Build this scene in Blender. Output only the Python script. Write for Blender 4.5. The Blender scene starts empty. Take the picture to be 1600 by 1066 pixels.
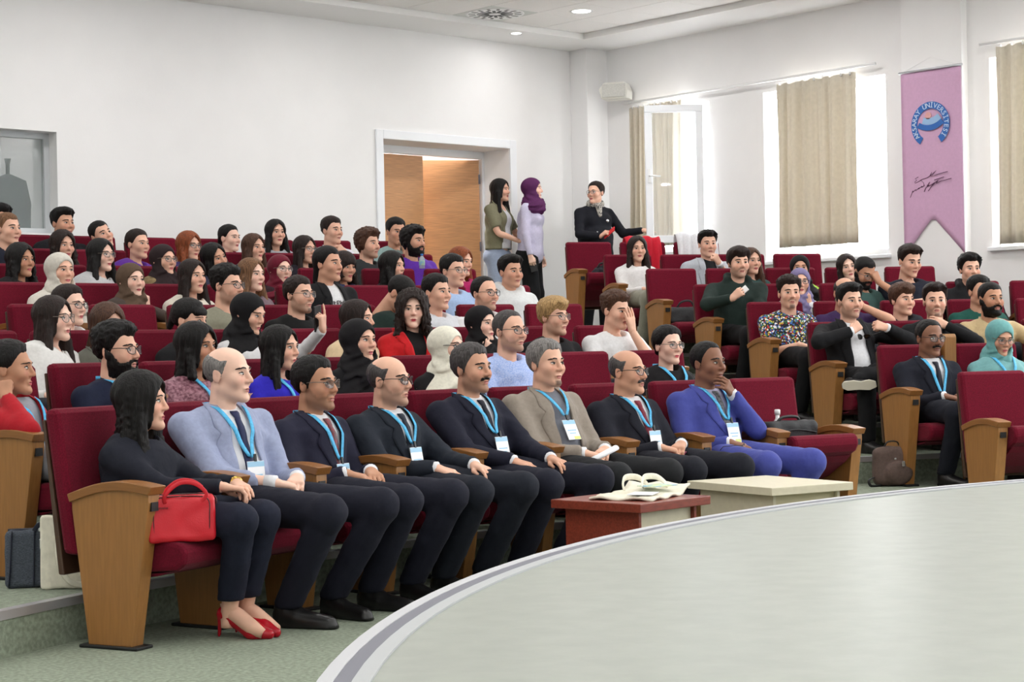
import bpy, bmesh, math, random
import numpy as np
from mathutils import Vector, Matrix
random.seed(7); np.random.seed(7)
SC = bpy.context.scene
COL = SC.collection

# ------------------------------------------------------------------ camera, sky, exposure
EYE = Vector((0, 0, 1.1177))
A_ = math.radians(48.27)
RIGHT = Vector((math.sin(A_), -math.cos(A_), 0)); FWD = Vector((math.cos(A_), math.sin(A_), 0)); UP = Vector((0, 0, 1))
ro = math.radians(1.14)
cx = RIGHT * math.cos(ro) - UP * math.sin(ro)
cy = RIGHT * math.sin(ro) + UP * math.cos(ro)
camd = bpy.data.cameras.new('camera'); cam = bpy.data.objects.new('camera', camd); COL.objects.link(cam)
camd.sensor_width = 36; camd.lens = 2814.7 / 1600 * 36; camd.clip_end = 200
camd.shift_y = 11.03 / 1600
M3 = Matrix((cx, cy, -FWD)).transposed()
cam.matrix_world = Matrix.Translation(EYE) @ M3.to_4x4()
SC.camera = cam
SC.view_settings.view_transform = 'Standard'; SC.view_settings.look = 'None'
SC.view_settings.gamma = 1; SC.view_settings.use_curve_mapping = False
SC.view_settings.exposure = 0.45
W = bpy.data.worlds.new('world'); SC.world = W; W.use_nodes = True
W.node_tree.nodes['Background'].inputs[0].default_value = (0.96, 0.98, 1.0, 1)
SKY = 13.0; LAMP = 13.0
W.node_tree.nodes['Background'].inputs[1].default_value = SKY

# ------------------------------------------------------------------ helpers
def lin(c):
    return tuple(((v / 255) / 12.92 if v / 255 <= .04045 else ((v / 255 + .055) / 1.055) ** 2.4) for v in c)
MATS = {}
def mat(name, col, rough=.7, var=.0, scale=40, bump=.0, bscale=None, metal=0, trans=0, emit=None, spec=.5, stretch=None, sheen=0, col2=None, alpha=1, transl=0):
    if name in MATS: return MATS[name]
    m = bpy.data.materials.new(name); m.use_nodes = True; MATS[name] = m
    nt = m.node_tree; b = nt.nodes['Principled BSDF']
    c = lin(col)
    b.inputs['Base Color'].default_value = (*c, 1)
    b.inputs['Roughness'].default_value = rough; b.inputs['Metallic'].default_value = metal
    b.inputs['Specular IOR Level'].default_value = spec
    if sheen: b.inputs['Sheen Weight'].default_value = sheen; b.inputs['Sheen Roughness'].default_value = .4
    if trans: b.inputs['Transmission Weight'].default_value = trans
    if alpha < 1: b.inputs['Alpha'].default_value = alpha
    if emit: b.inputs['Emission Color'].default_value = (*lin(emit[0]), 1); b.inputs['Emission Strength'].default_value = emit[1]
    if var or col2 or bump:
        tc = nt.nodes.new('ShaderNodeTexCoord'); mp = nt.nodes.new('ShaderNodeMapping')
        nt.links.new(tc.outputs['Object'], mp.inputs[0])
        if stretch: mp.inputs['Scale'].default_value = stretch
        n = nt.nodes.new('ShaderNodeTexNoise'); n.inputs['Scale'].default_value = scale; n.inputs['Detail'].default_value = 4
        nt.links.new(mp.outputs[0], n.inputs[0])
        if var or col2:
            r = nt.nodes.new('ShaderNodeValToRGB')
            a = tuple(v * (1 - var) for v in c); d = tuple(min(1, v * (1 + var)) for v in c) if col2 is None else lin(col2)
            r.color_ramp.elements[0].color = (*a, 1); r.color_ramp.elements[1].color = (*d, 1)
            r.color_ramp.elements[0].position = .35; r.color_ramp.elements[1].position = .65
            nt.links.new(n.outputs['Fac'], r.inputs[0]); nt.links.new(r.outputs[0], b.inputs['Base Color'])
        if bump:
            n2 = n
            if bscale:
                n2 = nt.nodes.new('ShaderNodeTexNoise'); n2.inputs['Scale'].default_value = bscale; n2.inputs['Detail'].default_value = 3
                nt.links.new(mp.outputs[0], n2.inputs[0])
            bp = nt.nodes.new('ShaderNodeBump'); bp.inputs['Strength'].default_value = bump; bp.inputs['Distance'].default_value = .01
            nt.links.new(n2.outputs['Fac'], bp.inputs['Height']); nt.links.new(bp.outputs[0], b.inputs['Normal'])
    if transl:
        out = nt.nodes['Material Output']; t = nt.nodes.new('ShaderNodeBsdfTranslucent'); mx = nt.nodes.new('ShaderNodeMixShader')
        t.inputs[0].default_value = (*c, 1); mx.inputs[0].default_value = transl
        nt.links.new(b.outputs[0], mx.inputs[1]); nt.links.new(t.outputs[0], mx.inputs[2]); nt.links.new(mx.outputs[0], out.inputs[0])
    return m

class MB:
    """collects faces, builds ONE mesh"""
    def __init__(s): s.v = []; s.f = []; s.m = []; s.sm = []; s.n = 0
    def add(s, V, F, mi=0, smooth=False):
        V = np.asarray(V, dtype=np.float32).reshape(-1, 3)
        if isinstance(F, np.ndarray): F = [F] if len(F) else []
        else:
            d = {}
            for f in F: d.setdefault(len(f), []).append(f)
            F = [np.asarray(x, dtype=np.int64) for x in d.values()]
        for a in F: s.f.append(a + s.n); s.m.append(np.full(len(a), mi)); s.sm.append(np.full(len(a), smooth))
        s.v.append(V); s.n += len(V); return s
    def addm(s, V, F, marr, smooth=True):
        s.f.append(F + s.n); s.m.append(marr); s.sm.append(np.full(len(F), smooth)); s.v.append(np.asarray(V, dtype=np.float32)); s.n += len(V); return s
    def box(s, lo, hi, mi=0, R=None, bev=0):
        if bev:
            bm = bmesh.new(); bmesh.ops.create_cube(bm, size=1)
            for v in bm.verts: v.co = Vector([(lo[i] + hi[i]) / 2 + v.co[i] * (hi[i] - lo[i]) for i in range(3)])
            bmesh.ops.bevel(bm, geom=bm.edges[:], offset=bev, segments=2, affect='EDGES', profile=.5)
            return s.bm(bm, mi, R)
        x0, y0, z0 = lo; x1, y1, z1 = hi
        V = np.array([(x0, y0, z0), (x1, y0, z0), (x1, y1, z0), (x0, y1, z0), (x0, y0, z1), (x1, y0, z1), (x1, y1, z1), (x0, y1, z1)], dtype=float)
        if R is not None: V = V @ np.array(R)[:3, :3].T + (np.array(R)[:3, 3] if len(R) == 4 else 0)
        return s.add(V, np.array([(0, 3, 2, 1), (4, 5, 6, 7), (0, 1, 5, 4), (1, 2, 6, 5), (2, 3, 7, 6), (3, 0, 4, 7)]), mi)
    def bm(s, bm, mi=0, R=None, smooth=False):
        V = np.array([v.co[:] for v in bm.verts]); bm.verts.index_update()
        if R is not None: V = V @ np.array(R)[:3, :3].T + np.array(R)[:3, 3]
        F = [[v.index for v in f.verts] for f in bm.faces]; bm.free()
        return s.add(V, F, mi, smooth)
    def prism(s, pts, axis, a, b, mi=0, bev=0, smooth=False):
        """2D outline extruded along axis (0 x,1 y,2 z)"""
        n = len(pts); V = []
        for t in (a, b):
            for p in pts:
                q = [0, 0, 0]; o = [i for i in range(3) if i != axis]; q[o[0]] = p[0]; q[o[1]] = p[1]; q[axis] = t; V.append(q)
        F = [list(range(n))[::-1], list(range(n, 2 * n))] + [[i, (i + 1) % n, n + (i + 1) % n, n + i] for i in range(n)]
        bm = bmesh.new(); vs = [bm.verts.new(v) for v in V]
        for f in F: bm.faces.new([vs[i] for i in f])
        bmesh.ops.recalc_face_normals(bm, faces=bm.faces[:])
        if bev: bmesh.ops.bevel(bm, geom=[e for e in bm.edges if abs(e.calc_face_angle(0)) > .5], offset=bev, segments=2, affect='EDGES', profile=.5)
        return s.bm(bm, mi, None, smooth)
    def tube(s, P, r, n=8, mi=0, closed=False, flat=1.0, up=None):
        P = np.asarray(P, float); r = np.broadcast_to(np.asarray(r, float), (len(P),))
        T = np.gradient(P, axis=0) if not closed else np.roll(P, -1, 0) - np.roll(P, 1, 0)
        T /= np.linalg.norm(T, axis=1)[:, None] + 1e-9
        u = np.array(up if up is not None else ([0, 0, 1] if abs(T[0][2]) < .9 else [1, 0, 0]), float); V = []
        for p, t, rr in zip(P, T, r):
            x = np.cross(u, t); x /= np.linalg.norm(x) + 1e-9; w = np.cross(t, x)
            if up is None: u = w
            a = np.arange(n) * 2 * np.pi / n
            V.append(p + rr * (np.outer(np.cos(a), x) + flat * np.outer(np.sin(a), w)))
        m = len(P); V = np.concatenate(V); F = []
        for i in range(m if closed else m - 1):
            j = (i + 1) % m
            for k in range(n): F.append([i * n + k, i * n + (k + 1) % n, j * n + (k + 1) % n, j * n + k])
        if not closed: F += [list(range(n))[::-1], list(range((m - 1) * n, m * n))]
        return s.add(V, F, mi, True)
    def lathe(s, prof, n=20, mi=0, R=None, smooth=True):
        V = []; F = []
        for (r, z) in prof:
            for k in range(n): a = 2 * math.pi * k / n; V.append((r * math.cos(a), r * math.sin(a), z))
        for i in range(len(prof) - 1):
            for k in range(n): F.append([i * n + k, i * n + (k + 1) % n, (i + 1) * n + (k + 1) % n, (i + 1) * n + k])
        F += [list(range(n))[::-1], list(range((len(prof) - 1) * n, len(prof) * n))]
        V = np.array(V)
        if R is not None: V = V @ np.array(R)[:3, :3].T + np.array(R)[:3, 3]
        return s.add(V, F, mi, smooth)
    def sheet(s, P, N, t, mi=0, smooth=True):
        """closed sheet of thickness t under grid P[a,b,3]"""
        a, b = P.shape[:2]; V = np.concatenate([P.reshape(-1, 3), (P - N * t).reshape(-1, 3)]); o = a * b; F = []
        for i in range(a - 1):
            for j in range(b - 1):
                q = [i * b + j, i * b + j + 1, (i + 1) * b + j + 1, (i + 1) * b + j]; F.append(q); F.append([x + o for x in q[::-1]])
        bd = [j for j in range(b)] + [i * b + b - 1 for i in range(1, a)] + [(a - 1) * b + j for j in range(b - 2, -1, -1)] + [i * b for i in range(a - 2, 0, -1)]
        for k in range(len(bd)): p, q = bd[k], bd[(k + 1) % len(bd)]; F.append([q, p, p + o, q + o])
        return s.add(V, F, mi, smooth)
    def mesh(s, name, mats):
        me = bpy.data.meshes.new(name)
        V = np.concatenate(s.v).astype(np.float32); me.vertices.add(len(V)); me.vertices.foreach_set('co', V.ravel())
        tot = np.concatenate([np.full(len(a), a.shape[1]) for a in s.f]); idx = np.concatenate([a.ravel() for a in s.f])
        me.loops.add(len(idx)); me.loops.foreach_set('vertex_index', idx.astype(np.int32))
        me.polygons.add(len(tot)); st = np.concatenate([[0], np.cumsum(tot)[:-1]])
        me.polygons.foreach_set('loop_start', st.astype(np.int32)); me.polygons.foreach_set('loop_total', tot.astype(np.int32))
        me.polygons.foreach_set('use_smooth', np.concatenate(s.sm).astype(bool))
        for m in (mats if isinstance(mats, (list, tuple)) else [mats]): me.materials.append(m)
        me.polygons.foreach_set('material_index', np.concatenate(s.m).astype(np.int32))
        me.update(calc_edges=True); me.validate(); return me
    def build(s, name, mats, parent=None, **k): return link(name, s.mesh(name, mats), parent, **k)
def link(name, me, parent=None, loc=None, rot=None, label=None, scale=None):
    o = bpy.data.objects.new(name, me); COL.objects.link(o)
    if parent is not None: o.parent = parent
    if loc is not None: o.location = loc
    if rot is not None: o.rotation_euler = rot
    if scale is not None: o.scale = scale
    if label: o['label'] = label
    return o
def tag(o, label, cat, group=None):
    o['label'] = label; o['category'] = cat
    if group: o['group'] = group
    return o
def thing(name, label, cat, loc=(0, 0, 0), rz=0, group=None):
    o = bpy.data.objects.new(name, None); COL.objects.link(o); o.location = loc; o.rotation_euler = (0, 0, rz); o.empty_display_size = .1
    return tag(o, label, cat, group)
def struct(o): o['kind'] = 'structure'; return o

# ------------------------------------------------------------------ hall geometry
CX, CY = 6.444, -0.993
R1, RD, ST = 7.557, .9362, .1734
def ring(r, th): t = math.radians(th); return CX + r * math.cos(t), CY + r * math.sin(t)
ZC = 4.34; YB = 14.2; XR = 13.902; XL = -1.0; YF = -7.0

M_wall = mat('white_wall', (239, 238, 238), .85, var=.015, scale=2, bump=.05, bscale=60)
M_ceil = mat('ceiling_white', (244, 243, 242), .9)
M_tile = mat('ceiling_tile', (243, 241, 239), .95, var=.02, scale=80, bump=.15)
M_frame = mat('white_frame', (238, 240, 244), .35)
M_carpet = mat('green_carpet', (138, 147, 130), .95, var=.22, scale=55, bump=.4, bscale=220)
M_stage = mat('stage_vinyl', (152, 157, 148), .40, var=.05, scale=9, bump=.02, bscale=30)
M_alu = mat('aluminium', (190, 191, 196), .4, metal=.6)
M_white = mat('white_plastic', (238, 238, 238), .4)
M_grey = mat('grey_strip', (118, 118, 128), .7)
def wood(name, c, s=(1, 14, 1.2), var=.08, rough=.38):
    return mat(name, c, rough, var=var, scale=9, stretch=s, bump=.03)
M_oak = wood('oak_veneer', (156, 108, 58), (9, 9, .8))
M_oakcap = wood('oak_cap', (140, 92, 46), (14, 1, 14))
M_black = mat('black_plastic', (22, 22, 24), .5)
M_red = mat('red_fabric', (104, 14, 36), .95, var=.18, scale=160, bump=.25, bscale=400, sheen=.06, spec=.2)
M_shell = wood('dark_shell', (74, 52, 38), (2, 2, 2))
M_glass = mat('window_glass', (235, 240, 240), .02, trans=0, alpha=.16, spec=.8)

def boxes_with_hole(mb, axis, a0, a1, u0, u1, z0, z1, holes):
    """wall slab perpendicular to axis from a0..a1, spanning u0..u1, z0..z1, with rect holes (u0,u1,z0,z1) sorted by u"""
    def bx(ua, ub, za, zb):
        if ub - ua < 1e-4 or zb - za < 1e-4: return
        if axis == 1: mb.box((ua, a0, za), (ub, a1, zb))
        else: mb.box((a0, ua, za), (a1, ub, zb))
    u = u0
    for (h0, h1, hz0, hz1) in sorted(holes):
        bx(u, h0, z0, z1); bx(h0, h1, z0, hz0); bx(h0, h1, hz1, z1); u = h1
    bx(u, u1, z0, z1)

DOOR = (10.99, 12.674, 7 * ST, 3.224); CTRL = (5.0, 7.446, 2.184, 3.061)
mb = MB(); boxes_with_hole(mb, 1, YB, YB + .45, XL - .3, XR + .4, -.3, 4.6, [DOOR, CTRL]); struct(mb.build('wall_back', M_wall))
WINS = [(12.46, 13.42, 2.1, 3.62), (10.25, 11.74, 1.93, 3.62), (7.5, 9.12, 1.93, 3.62), (4.6, 6.2, 1.93, 3.62), (1.6, 3.4, 1.2, 3.62), (-1.4, .6, 1.2, 3.62), (-4.4, -2.4, 1.2, 3.62)]
mb = MB(); boxes_with_hole(mb, 0, XR, XR + .3, YF - .3, YB, -.3, 4.6, WINS); struct(mb.build('wall_right', M_wall))
mb = MB(); mb.box((XL - .3, YF - .3, -.3), (XL, YB, 4.6)); struct(mb.build('wall_left', M_wall))
mb = MB(); mb.box((XL, YF - .3, -.3), (XR, YF, 4.6)); struct(mb.build('wall_front', M_wall))
mb = MB(); mb.box((13.591, 13.94, 0), (XR + .001, YB + .001, 4.6), bev=.006); struct(mb.build('wall_corner_pillar', M_wall))
mb = MB(); mb.box((XR - .09, 9.346, 0), (XR + .001, 10.0, 4.6), bev=.004); struct(mb.build('wall_pilaster', M_wall))
# ceiling: dropped border + tiled field
CXi, CYi = 13.19, 13.56; ZT = 4.40
mb = MB()
mb.box((XL, CYi, ZC), (XR, YB, 4.6)); mb.box((CXi, YF, ZC), (XR, CYi, 4.6)); mb.box((XL, YF, ZC), (XL + .7, CYi, 4.6)); mb.box((XL + .7, YF, ZC), (CXi, YF + .7, 4.6))
ceil = struct(mb.build('ceiling', M_ceil))
mb = MB(); mb.box((XL - .3, YF - .3, 4.6), (XR + .4, YB + .45, 4.7)); struct(mb.build('ceiling_slab', M_ceil))
LX = [12.29 - 2.4 * i for i in range(6)]; LY = [12.66 - 2.4 * j for j in range(8)]
tm = MB().box((-.2965, -.2965, 0), (.2965, .2965, .02), bev=.003).mesh('ceiling_tile', M_tile)
DIFF = (CXi - 1.5, CYi - .3)
for i in range(8):
    for j in range(8):
        x, y = CXi - .3 - .6 * i, CYi - .3 - .6 * j
        if abs(x - DIFF[0]) < .1 and abs(y - DIFF[1]) < .1: continue
        link('ceiling_tile', tm, ceil, (x, y, ZT))
mb = MB(); mb.box((XL + .7, YF + .7, ZT + .004), (CXi - 4.8, CYi, ZT + .03)); mb.box((CXi - 4.8, YF + .7, ZT + .004), (CXi, CYi - 4.8, ZT + .03))
mb.box((CXi - 4.8, CYi - 4.8, ZT + .015), (CXi, CYi, ZT + .03)); mb.build('tile_field', M_tile, ceil)
# downlights
M_lamp = mat('lamp_glow', (255, 250, 240), .5, emit=((255, 250, 242), 9.0))
lm_ring = MB().lathe([(.085, 0), (.118, -.004), (.122, .004), (.085, .012)], 28).mesh('lamp_trim', M_white)
lm_disc = MB().lathe([(.001, .0), (.092, .0)], 28).mesh('lamp_disc', M_lamp)
def downlight(x, y, z, k=1.0, p=1.0, lbl=None):
    t = thing('ceiling_downlight', lbl or 'round white ceiling downlight out in the hall', 'light', (x, y, z), 0, None if lbl else 'ceiling downlights over the hall')
    link('trim_ring', lm_ring, t, scale=(k, k, 1)); link('diffuser', lm_disc, t, (0, 0, -.001), scale=(k, k, 1))
    if p:
        ld = bpy.data.lights.new('downlight_lamp', 'AREA'); ld.shape = 'DISK'; ld.size = .2; ld.energy = LAMP * p; ld.color = (1, .985, .97)
        lo = bpy.data.objects.new('lamp', ld); COL.objects.link(lo); lo.parent = t; lo.location = (0, 0, -.02)
for i, x in enumerate(LX):
    for j, y in enumerate(LY):
        downlight(x, y, ZT, 1.0, 1.0, 'glowing round downlight in the tiled ceiling beside the air diffuser' if i == 0 and j == 0 else None)
downlight(12.36, 13.70, ZC, .55, .12, 'small lit spotlight in the lowered ceiling border')
# swirl diffuser
t = thing('air_diffuser', 'round swirl air diffuser with dark slots in the ceiling tiles', 'air vent', (DIFF[0], DIFF[1], ZT))
MB().box((-.2965, -.2965, 0), (.2965, .2965, .02), bev=.003).build('face_plate', mat('diffuser_white', (215, 218, 214), .6), t)
mb = MB(); mb.lathe([(.27, -.003), (.285, -.005), (.29, .001)], 40); mb.lathe([(.001, -.006), (.03, -.006), (.035, .001)], 16); mb.build('rim', M_white, t)
sl = MB().box((.06, -.016, -.004), (.18, .016, .001)).mesh('slot', M_black)
sl2 = MB().box((.195, -.015, -.004), (.262, .015, .001)).mesh('slot', mat('slot_grey', (120, 124, 120), .8))
for k in range(16): link('slot', sl, t, (0, 0, 0), (0, 0, k * math.pi / 8)); link('slot', sl2, t, (0, 0, 0), (0, 0, (k + .5) * math.pi / 8))

# ------------------------------------------------------------------ stepped floor and stage
def ringsector(r0, r1, z, zb, t0=-12, t1=192, n=136):
    V = []; O = []
    for k in range(n + 1):
        t = math.radians(t0 + (t1 - t0) * k / n)
        for (r, zz) in ((r0, zb), (r0, z), (r1, z)):
            x_, y_ = CX + r * math.cos(t), CY + r * math.sin(t); O.append((1 if x_ > XR else 2 if x_ < XL else 4 if y_ > YB else 0))
            V.append((min(max(CX + r * math.cos(t), XL), XR), min(max(CY + r * math.sin(t), YF), YB), zz))
    F = []
    for k in range(n):
        a = 3 * k
        if not (O[a] and O[a] == O[a + 3]):
            F.append([a, a + 3, a + 4, a + 1])
            F.append([a + 1, a + 4, a + 5, a + 2])
    return V, F
V = [(XL, YF, 0), (XR, YF, 0), (XR, YB, 0), (XL, YB, 0)]
struct(MB().add(V, [[0, 1, 2, 3]]).build('floor', M_carpet))
RN = 8.03
def arcstrip(r0, r1, z0, z1, t0, t1, n, mi=0, mb=None):
    mb = mb or MB(); V = []
    for k in range(n + 1):
        t = math.radians(t0 + (t1 - t0) * k / n)
        for (r, z) in ((r0, z0), (r0, z1), (r1, z1), (r1, z0)):
            V.append((CX + r * math.cos(t), CY + r * math.sin(t), z))
    F = []
    for k in range(n):
        for j in range(4): F.append([4 * k + j, 4 * k + (j + 1) % 4, 4 * k + 4 + (j + 1) % 4, 4 * k + 4 + j])
    F += [[0, 1, 2, 3], [4 * n + 3, 4 * n + 2, 4 * n + 1, 4 * n]]
    mb.add(V, F, mi); return mb
for i in range(1, 8):
    r0 = RN + RD * (i - 1); r1 = RN + RD * i if i < 7 else 30
    V, F = ringsector(r0, r1, ST * i, ST * (i - 1))
    fl = struct(MB().add(V, F).build('floor', M_carpet))
    arcstrip(r0 - .006, r0 + .045, ST * i - .03, ST * i + .004, 32, 140, 90).build('nosing', M_alu, fl)
# stage
SH, SR = .4388, 5.878
n = 160; V = [(CX, CY, SH)]; F = []
for k in range(n): a = 2 * math.pi * k / n; V += [(CX + SR * math.cos(a), CY + SR * math.sin(a), SH), (CX + SR * math.cos(a), CY + SR * math.sin(a), 0)]
for k in range(n): j = (k + 1) % n; F += [[0, 1 + 2 * k, 1 + 2 * j], [1 + 2 * k, 2 + 2 * k, 2 + 2 * j, 1 + 2 * j]]
F = [f[::-1] if len(f) == 4 else f for f in F]
stg = struct(MB().add(V, F).build('floor_stage', M_stage))
arcstrip(SR - .028, SR + .006, SH - .035, SH + .007, 0, 360, 200).build('edge_strip', mat('strip_white', (190, 190, 194), .6), stg)
arcstrip(SR - .066, SR - .028, SH, SH + .005, 0, 360, 200).build('edge_strip', M_grey, stg)
arcstrip(SR - .105, SR - .066, SH, SH + .006, 0, 360, 200).build('edge_strip', mat('strip_pale', (178, 180, 182), .7), stg)

# ------------------------------------------------------------------ door and control room window
x0, x1, z0, z1 = DOOR
d = struct(bpy.data.objects.new('door_1', None)); COL.objects.link(d); d.location = (x0, YB, z0)
mb = MB(); w = .09
for lo, hi in (((-w, -.025, 0), (0, .0, z1 - z0 + w)), ((x1 - x0, -.025, 0), (x1 - x0 + w, .0, z1 - z0 + w)), ((0, -.025, z1 - z0), (x1 - x0, .0, z1 - z0 + w))): mb.box(lo, hi, bev=.004)
mb.build('casing', M_frame, d)
mb = MB(); H = z1 - z0
mb.box((0, .40, H - .075), (x1 - x0, .47, H)); mb.box((0, .40, 0), (.04, .47, H)); mb.box((x1 - x0 - .03, .40, 0), (x1 - x0, .47, H - .075)); mb.build('inner_frame', M_frame, d)
M_leafA = mat('door_veneer', (206, 152, 104), .45, var=.16, scale=7, stretch=(1, 1, 40)); M_leafB = M_leafA
leaf = MB().box((.0, .0, .005), (.815, .042, H - .085), bev=.003).mesh('leaf', M_leafA)
lf = link('door_leaf', leaf, d, (.04, .42, 0))
MB().tube([(.77, -.0, .95), (.77, -.05, .95), (.66, -.055, .95)], .009, 8).build('lever_handle', M_alu, lf)
lf2 = link('door_leaf', leaf, d, (1.65, .46, 0), (0, 0, math.radians(180 - 30)))
mb = MB()
for z in (.25, 1.0, 1.72): mb.tube([(-.0, .05, z - .05), (-.0, .05, z + .05)], .01, 8)
mb.build('hinge', M_grey, lf2)
# corridor beyond the door
mb = MB(); mb.box((10.0, YB + 2.2, 1.0), (14.2, YB + 2.3, 4.6)); mb.box((9.9, YB + .45, 1.0), (10.0, YB + 2.3, 4.6)); mb.box((14.1, YB + .45, 1.0), (14.2, YB + 2.3, 4.6)); struct(mb.build('wall_corridor', M_wall))
mb = MB(); mb.box((9.9, YB + .45, 1.1), (14.2, YB + 2.3, 7 * ST)); struct(mb.build('floor_corridor', M_stage))
mb = MB(); mb.box((9.9, YB + .45, 4.2), (14.2, YB + 2.3, 4.3)); struct(mb.build('ceiling_corridor', M_ceil))
downlight(12.0, YB + 1.4, 4.2, 1.0, 6.0, 'ceiling downlight in the corridor behind the door'); 
x0, x1, z0, z1 = CTRL
w1 = struct(bpy.data.objects.new('window_1', None)); COL.objects.link(w1); w1.location = (x1, YB, z0)
mb = MB(); L = x1 - x0; H = z1 - z0; f = .05
mb.box((-L, .14, 0), (0, .2, f)); mb.box((-L, .14, H - f), (0, .2, H)); mb.box((-f, .14, f), (0, .2, H - f)); mb.box((-L, .14, f), (-L + f, .2, H - f)); mb.box((-L / 2 - .03, .14, f), (-L / 2 + .03, .2, H - f))
mb.build('window_frame', mat('window_alu', (196, 200, 203), .4), w1)
MB().box((-L + f, .165, f), (-f, .171, H - f)).build('pane', mat('control_glass', (150, 160, 160), .03, alpha=.35, spec=1.0), w1)
mb = MB(); mb.box((4.2, YB + 2.4, 1.2), (8.2, YB + 2.5, 4.3)); mb.box((4.1, YB + .45, 1.2), (4.2, YB + 2.5, 4.3)); mb.box((8.1, YB + .45, 1.2), (8.2, YB + 2.5, 4.3)); struct(mb.build('wall_control_room', M_wall))
mb = MB(); mb.box((4.1, YB + .45, 4.2), (8.2, YB + 2.5, 4.3)); struct(mb.build('ceiling_control_room', M_ceil))
mb = MB(); mb.box((4.1, YB + .45, 1.1), (8.2, YB + 2.5, 1.2)); struct(mb.build('floor_control_room', M_carpet))
downlight(7.0, YB + 1.3, 4.2, 1.2, 1.3, 'lit ceiling lamp inside the control room')
t = thing('coat_on_stand', 'dark coat hanging in the dim control room behind the glass', 'coat', (7.38, YB + .8, 1.2))
mb = MB(); mb.lathe([(.03, 1.56), (.16, 1.5), (.2, 1.3), (.19, 1.0), (.21, .75), (.19, .72)], 20); mb.build('coat', mat('coat_dark', (50, 52, 56), .9), t)
mb = MB(); mb.lathe([(.16, 0), (.16, .02), (.018, .04), (.018, 1.65), (.03, 1.7)], 16); mb.build('stand', M_black, t)

# ------------------------------------------------------------------ windows in the right wall, curtains
M_curt = mat('beige_curtain', (212, 204, 188), .9, var=.04, scale=30, bump=.08, bscale=300, transl=.16)
for k, (y0, y1, z0, z1) in enumerate(WINS):
    w = struct(bpy.data.objects.new('window_%d' % (k + 2), None)); COL.objects.link(w); w.location = (XR + .12, y0, z0)
    mb = MB(); L = y1 - y0; H = z1 - z0; f = .06
    mb.box((0, 0, 0), (.07, L, f)); mb.box((0, 0, H - f), (.07, L, H)); mb.box((0, 0, f), (.07, f, H - f)); mb.box((0, L - f, f), (.07, L, H - f))
    if k: mb.box((0, L / 2 - .04, f), (.07, L / 2 + .04, H - f))
    mb.build('window_frame', M_frame, w)
    if k: MB().box((.03, f, f), (.036, L - f, H - f)).build('pane', M_glass, w)
    mb = MB(); mb.box((-.17, -.03, -.035), (.0, L + .03, 0), bev=.005); mb.build('window_sill', M_frame, w)
    pd = bpy.data.lights.new('window_portal', 'AREA'); pd.shape = 'RECTANGLE'; pd.size = L; pd.size_y = H; pd.cycles.is_portal = True
    po = bpy.data.objects.new('daylight_portal', pd); COL.objects.link(po); po.parent = w; po.location = (.15, L / 2, H / 2); po.rotation_euler = (0, math.radians(90), 0); po.rotation_euler = (math.radians(90), 0, math.radians(90))
# open sash of the first window
HX, HY, wl = 13.86, 12.52, .60
sash = thing('open_window_sash', 'white framed window sash swung open beside the corner pillar, glass reflecting ceiling lights', 'window', (HX, HY, 2.17), math.atan2(.666, -.746))
mb = MB(); H = 1.42; f = .075
mb.box((0, -.03, 0), (wl, .03, f), bev=.006); mb.box((0, -.03, H - f), (wl, .03, H), bev=.006); mb.box((0, -.03, f), (f, .03, H - f), bev=.006); mb.box((wl - f, -.03, f), (wl, .03, H - f), bev=.006); mb.build('sash_frame', M_frame, sash)
MB().box((f, -.004, f), (wl - f, .004, H - f)).build('pane', mat('sash_glass', (225, 225, 220), .02, alpha=.22, spec=1.0), sash)
mb = MB(); mb.box((wl - .055, .03, .62), (wl - .025, .042, .76), bev=.004); mb.tube([(wl - .04, .04, .69), (wl - .04, .085, .69), (wl - .15, .09, .68)], .009, 8); mb.build('handle', M_white, sash)

def curtain(y0, y1, z0, z1, x, folds, amp, label, dep=.0):
    t = thing('curtain', label, 'curtain', (x, y0, z0)); L = y1 - y0; H = z1 - z0
    nu, nv = 90, 14; P = np.zeros((nv, nu, 3)); u = np.linspace(0, 1, nu)
    ph = np.cumsum(1 + .5 * np.sin(u * 23 + folds)) / nu * folds * 2 * np.pi
    for a in range(nv):
        v = a / (nv - 1)
        P[a, :, 0] = amp * np.sin(ph + .25 * v * np.sin(5 * u)) * (1 - .25 * v) + .012 * np.sin(ph * 2.3 + v)
        P[a, :, 1] = u * L + .02 * np.sin(u * 9 + v * 2) * (1 - v); P[a, :, 2] = v * H + (.012 * np.sin(ph) if a == nv - 1 else 0)
    N = np.zeros_like(P); N[..., 0] = 1
    MB().sheet(P, N, .004).build('drape', M_curt, t)
    mb = MB(); mb.tube([(0, .0, H + .03), (0, L, H + .03)], .002, 6)
    for k in range(9): mb.lathe([(.012, -.004), (.02, 0), (.012, .004)], 10, 0, Matrix.Translation((0, L * (k + .5) / 9, H + .0)) @ Matrix.Rotation(math.pi / 2, 4, 'X'))
    mb.build('ring', M_white, t)
curtain(12.78, 13.5, 2.16, 3.66, XR - .1, 9, .035, 'beige curtain gathered beside the open window sash near the pillar')
curtain(10.53, 11.50, 2.05, 3.66, XR - .1, 6, .03, 'beige curtain covering the middle window left of the pink banner')
curtain(8.0, 8.99, 1.95, 3.69, XR - .1, 7, .03, 'beige curtain at the right edge beyond the pink banner')
def rod(y0, y1, z, label):
    t = thing('curtain_rod', label, 'curtain rod', (XR - .1, y0, z)); mb = MB(); mb.tube([(0, 0, 0), (0, y1 - y0, 0)], .014, 10); mb.build('pole', M_white, t)
    mb = MB()
    for q in (.25, .5, .8): mb.tube([(0, (y1 - y0) * q, .0), (.1, (y1 - y0) * q, .015)], .01, 8)
    mb.build('bracket', M_white, t)
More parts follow.
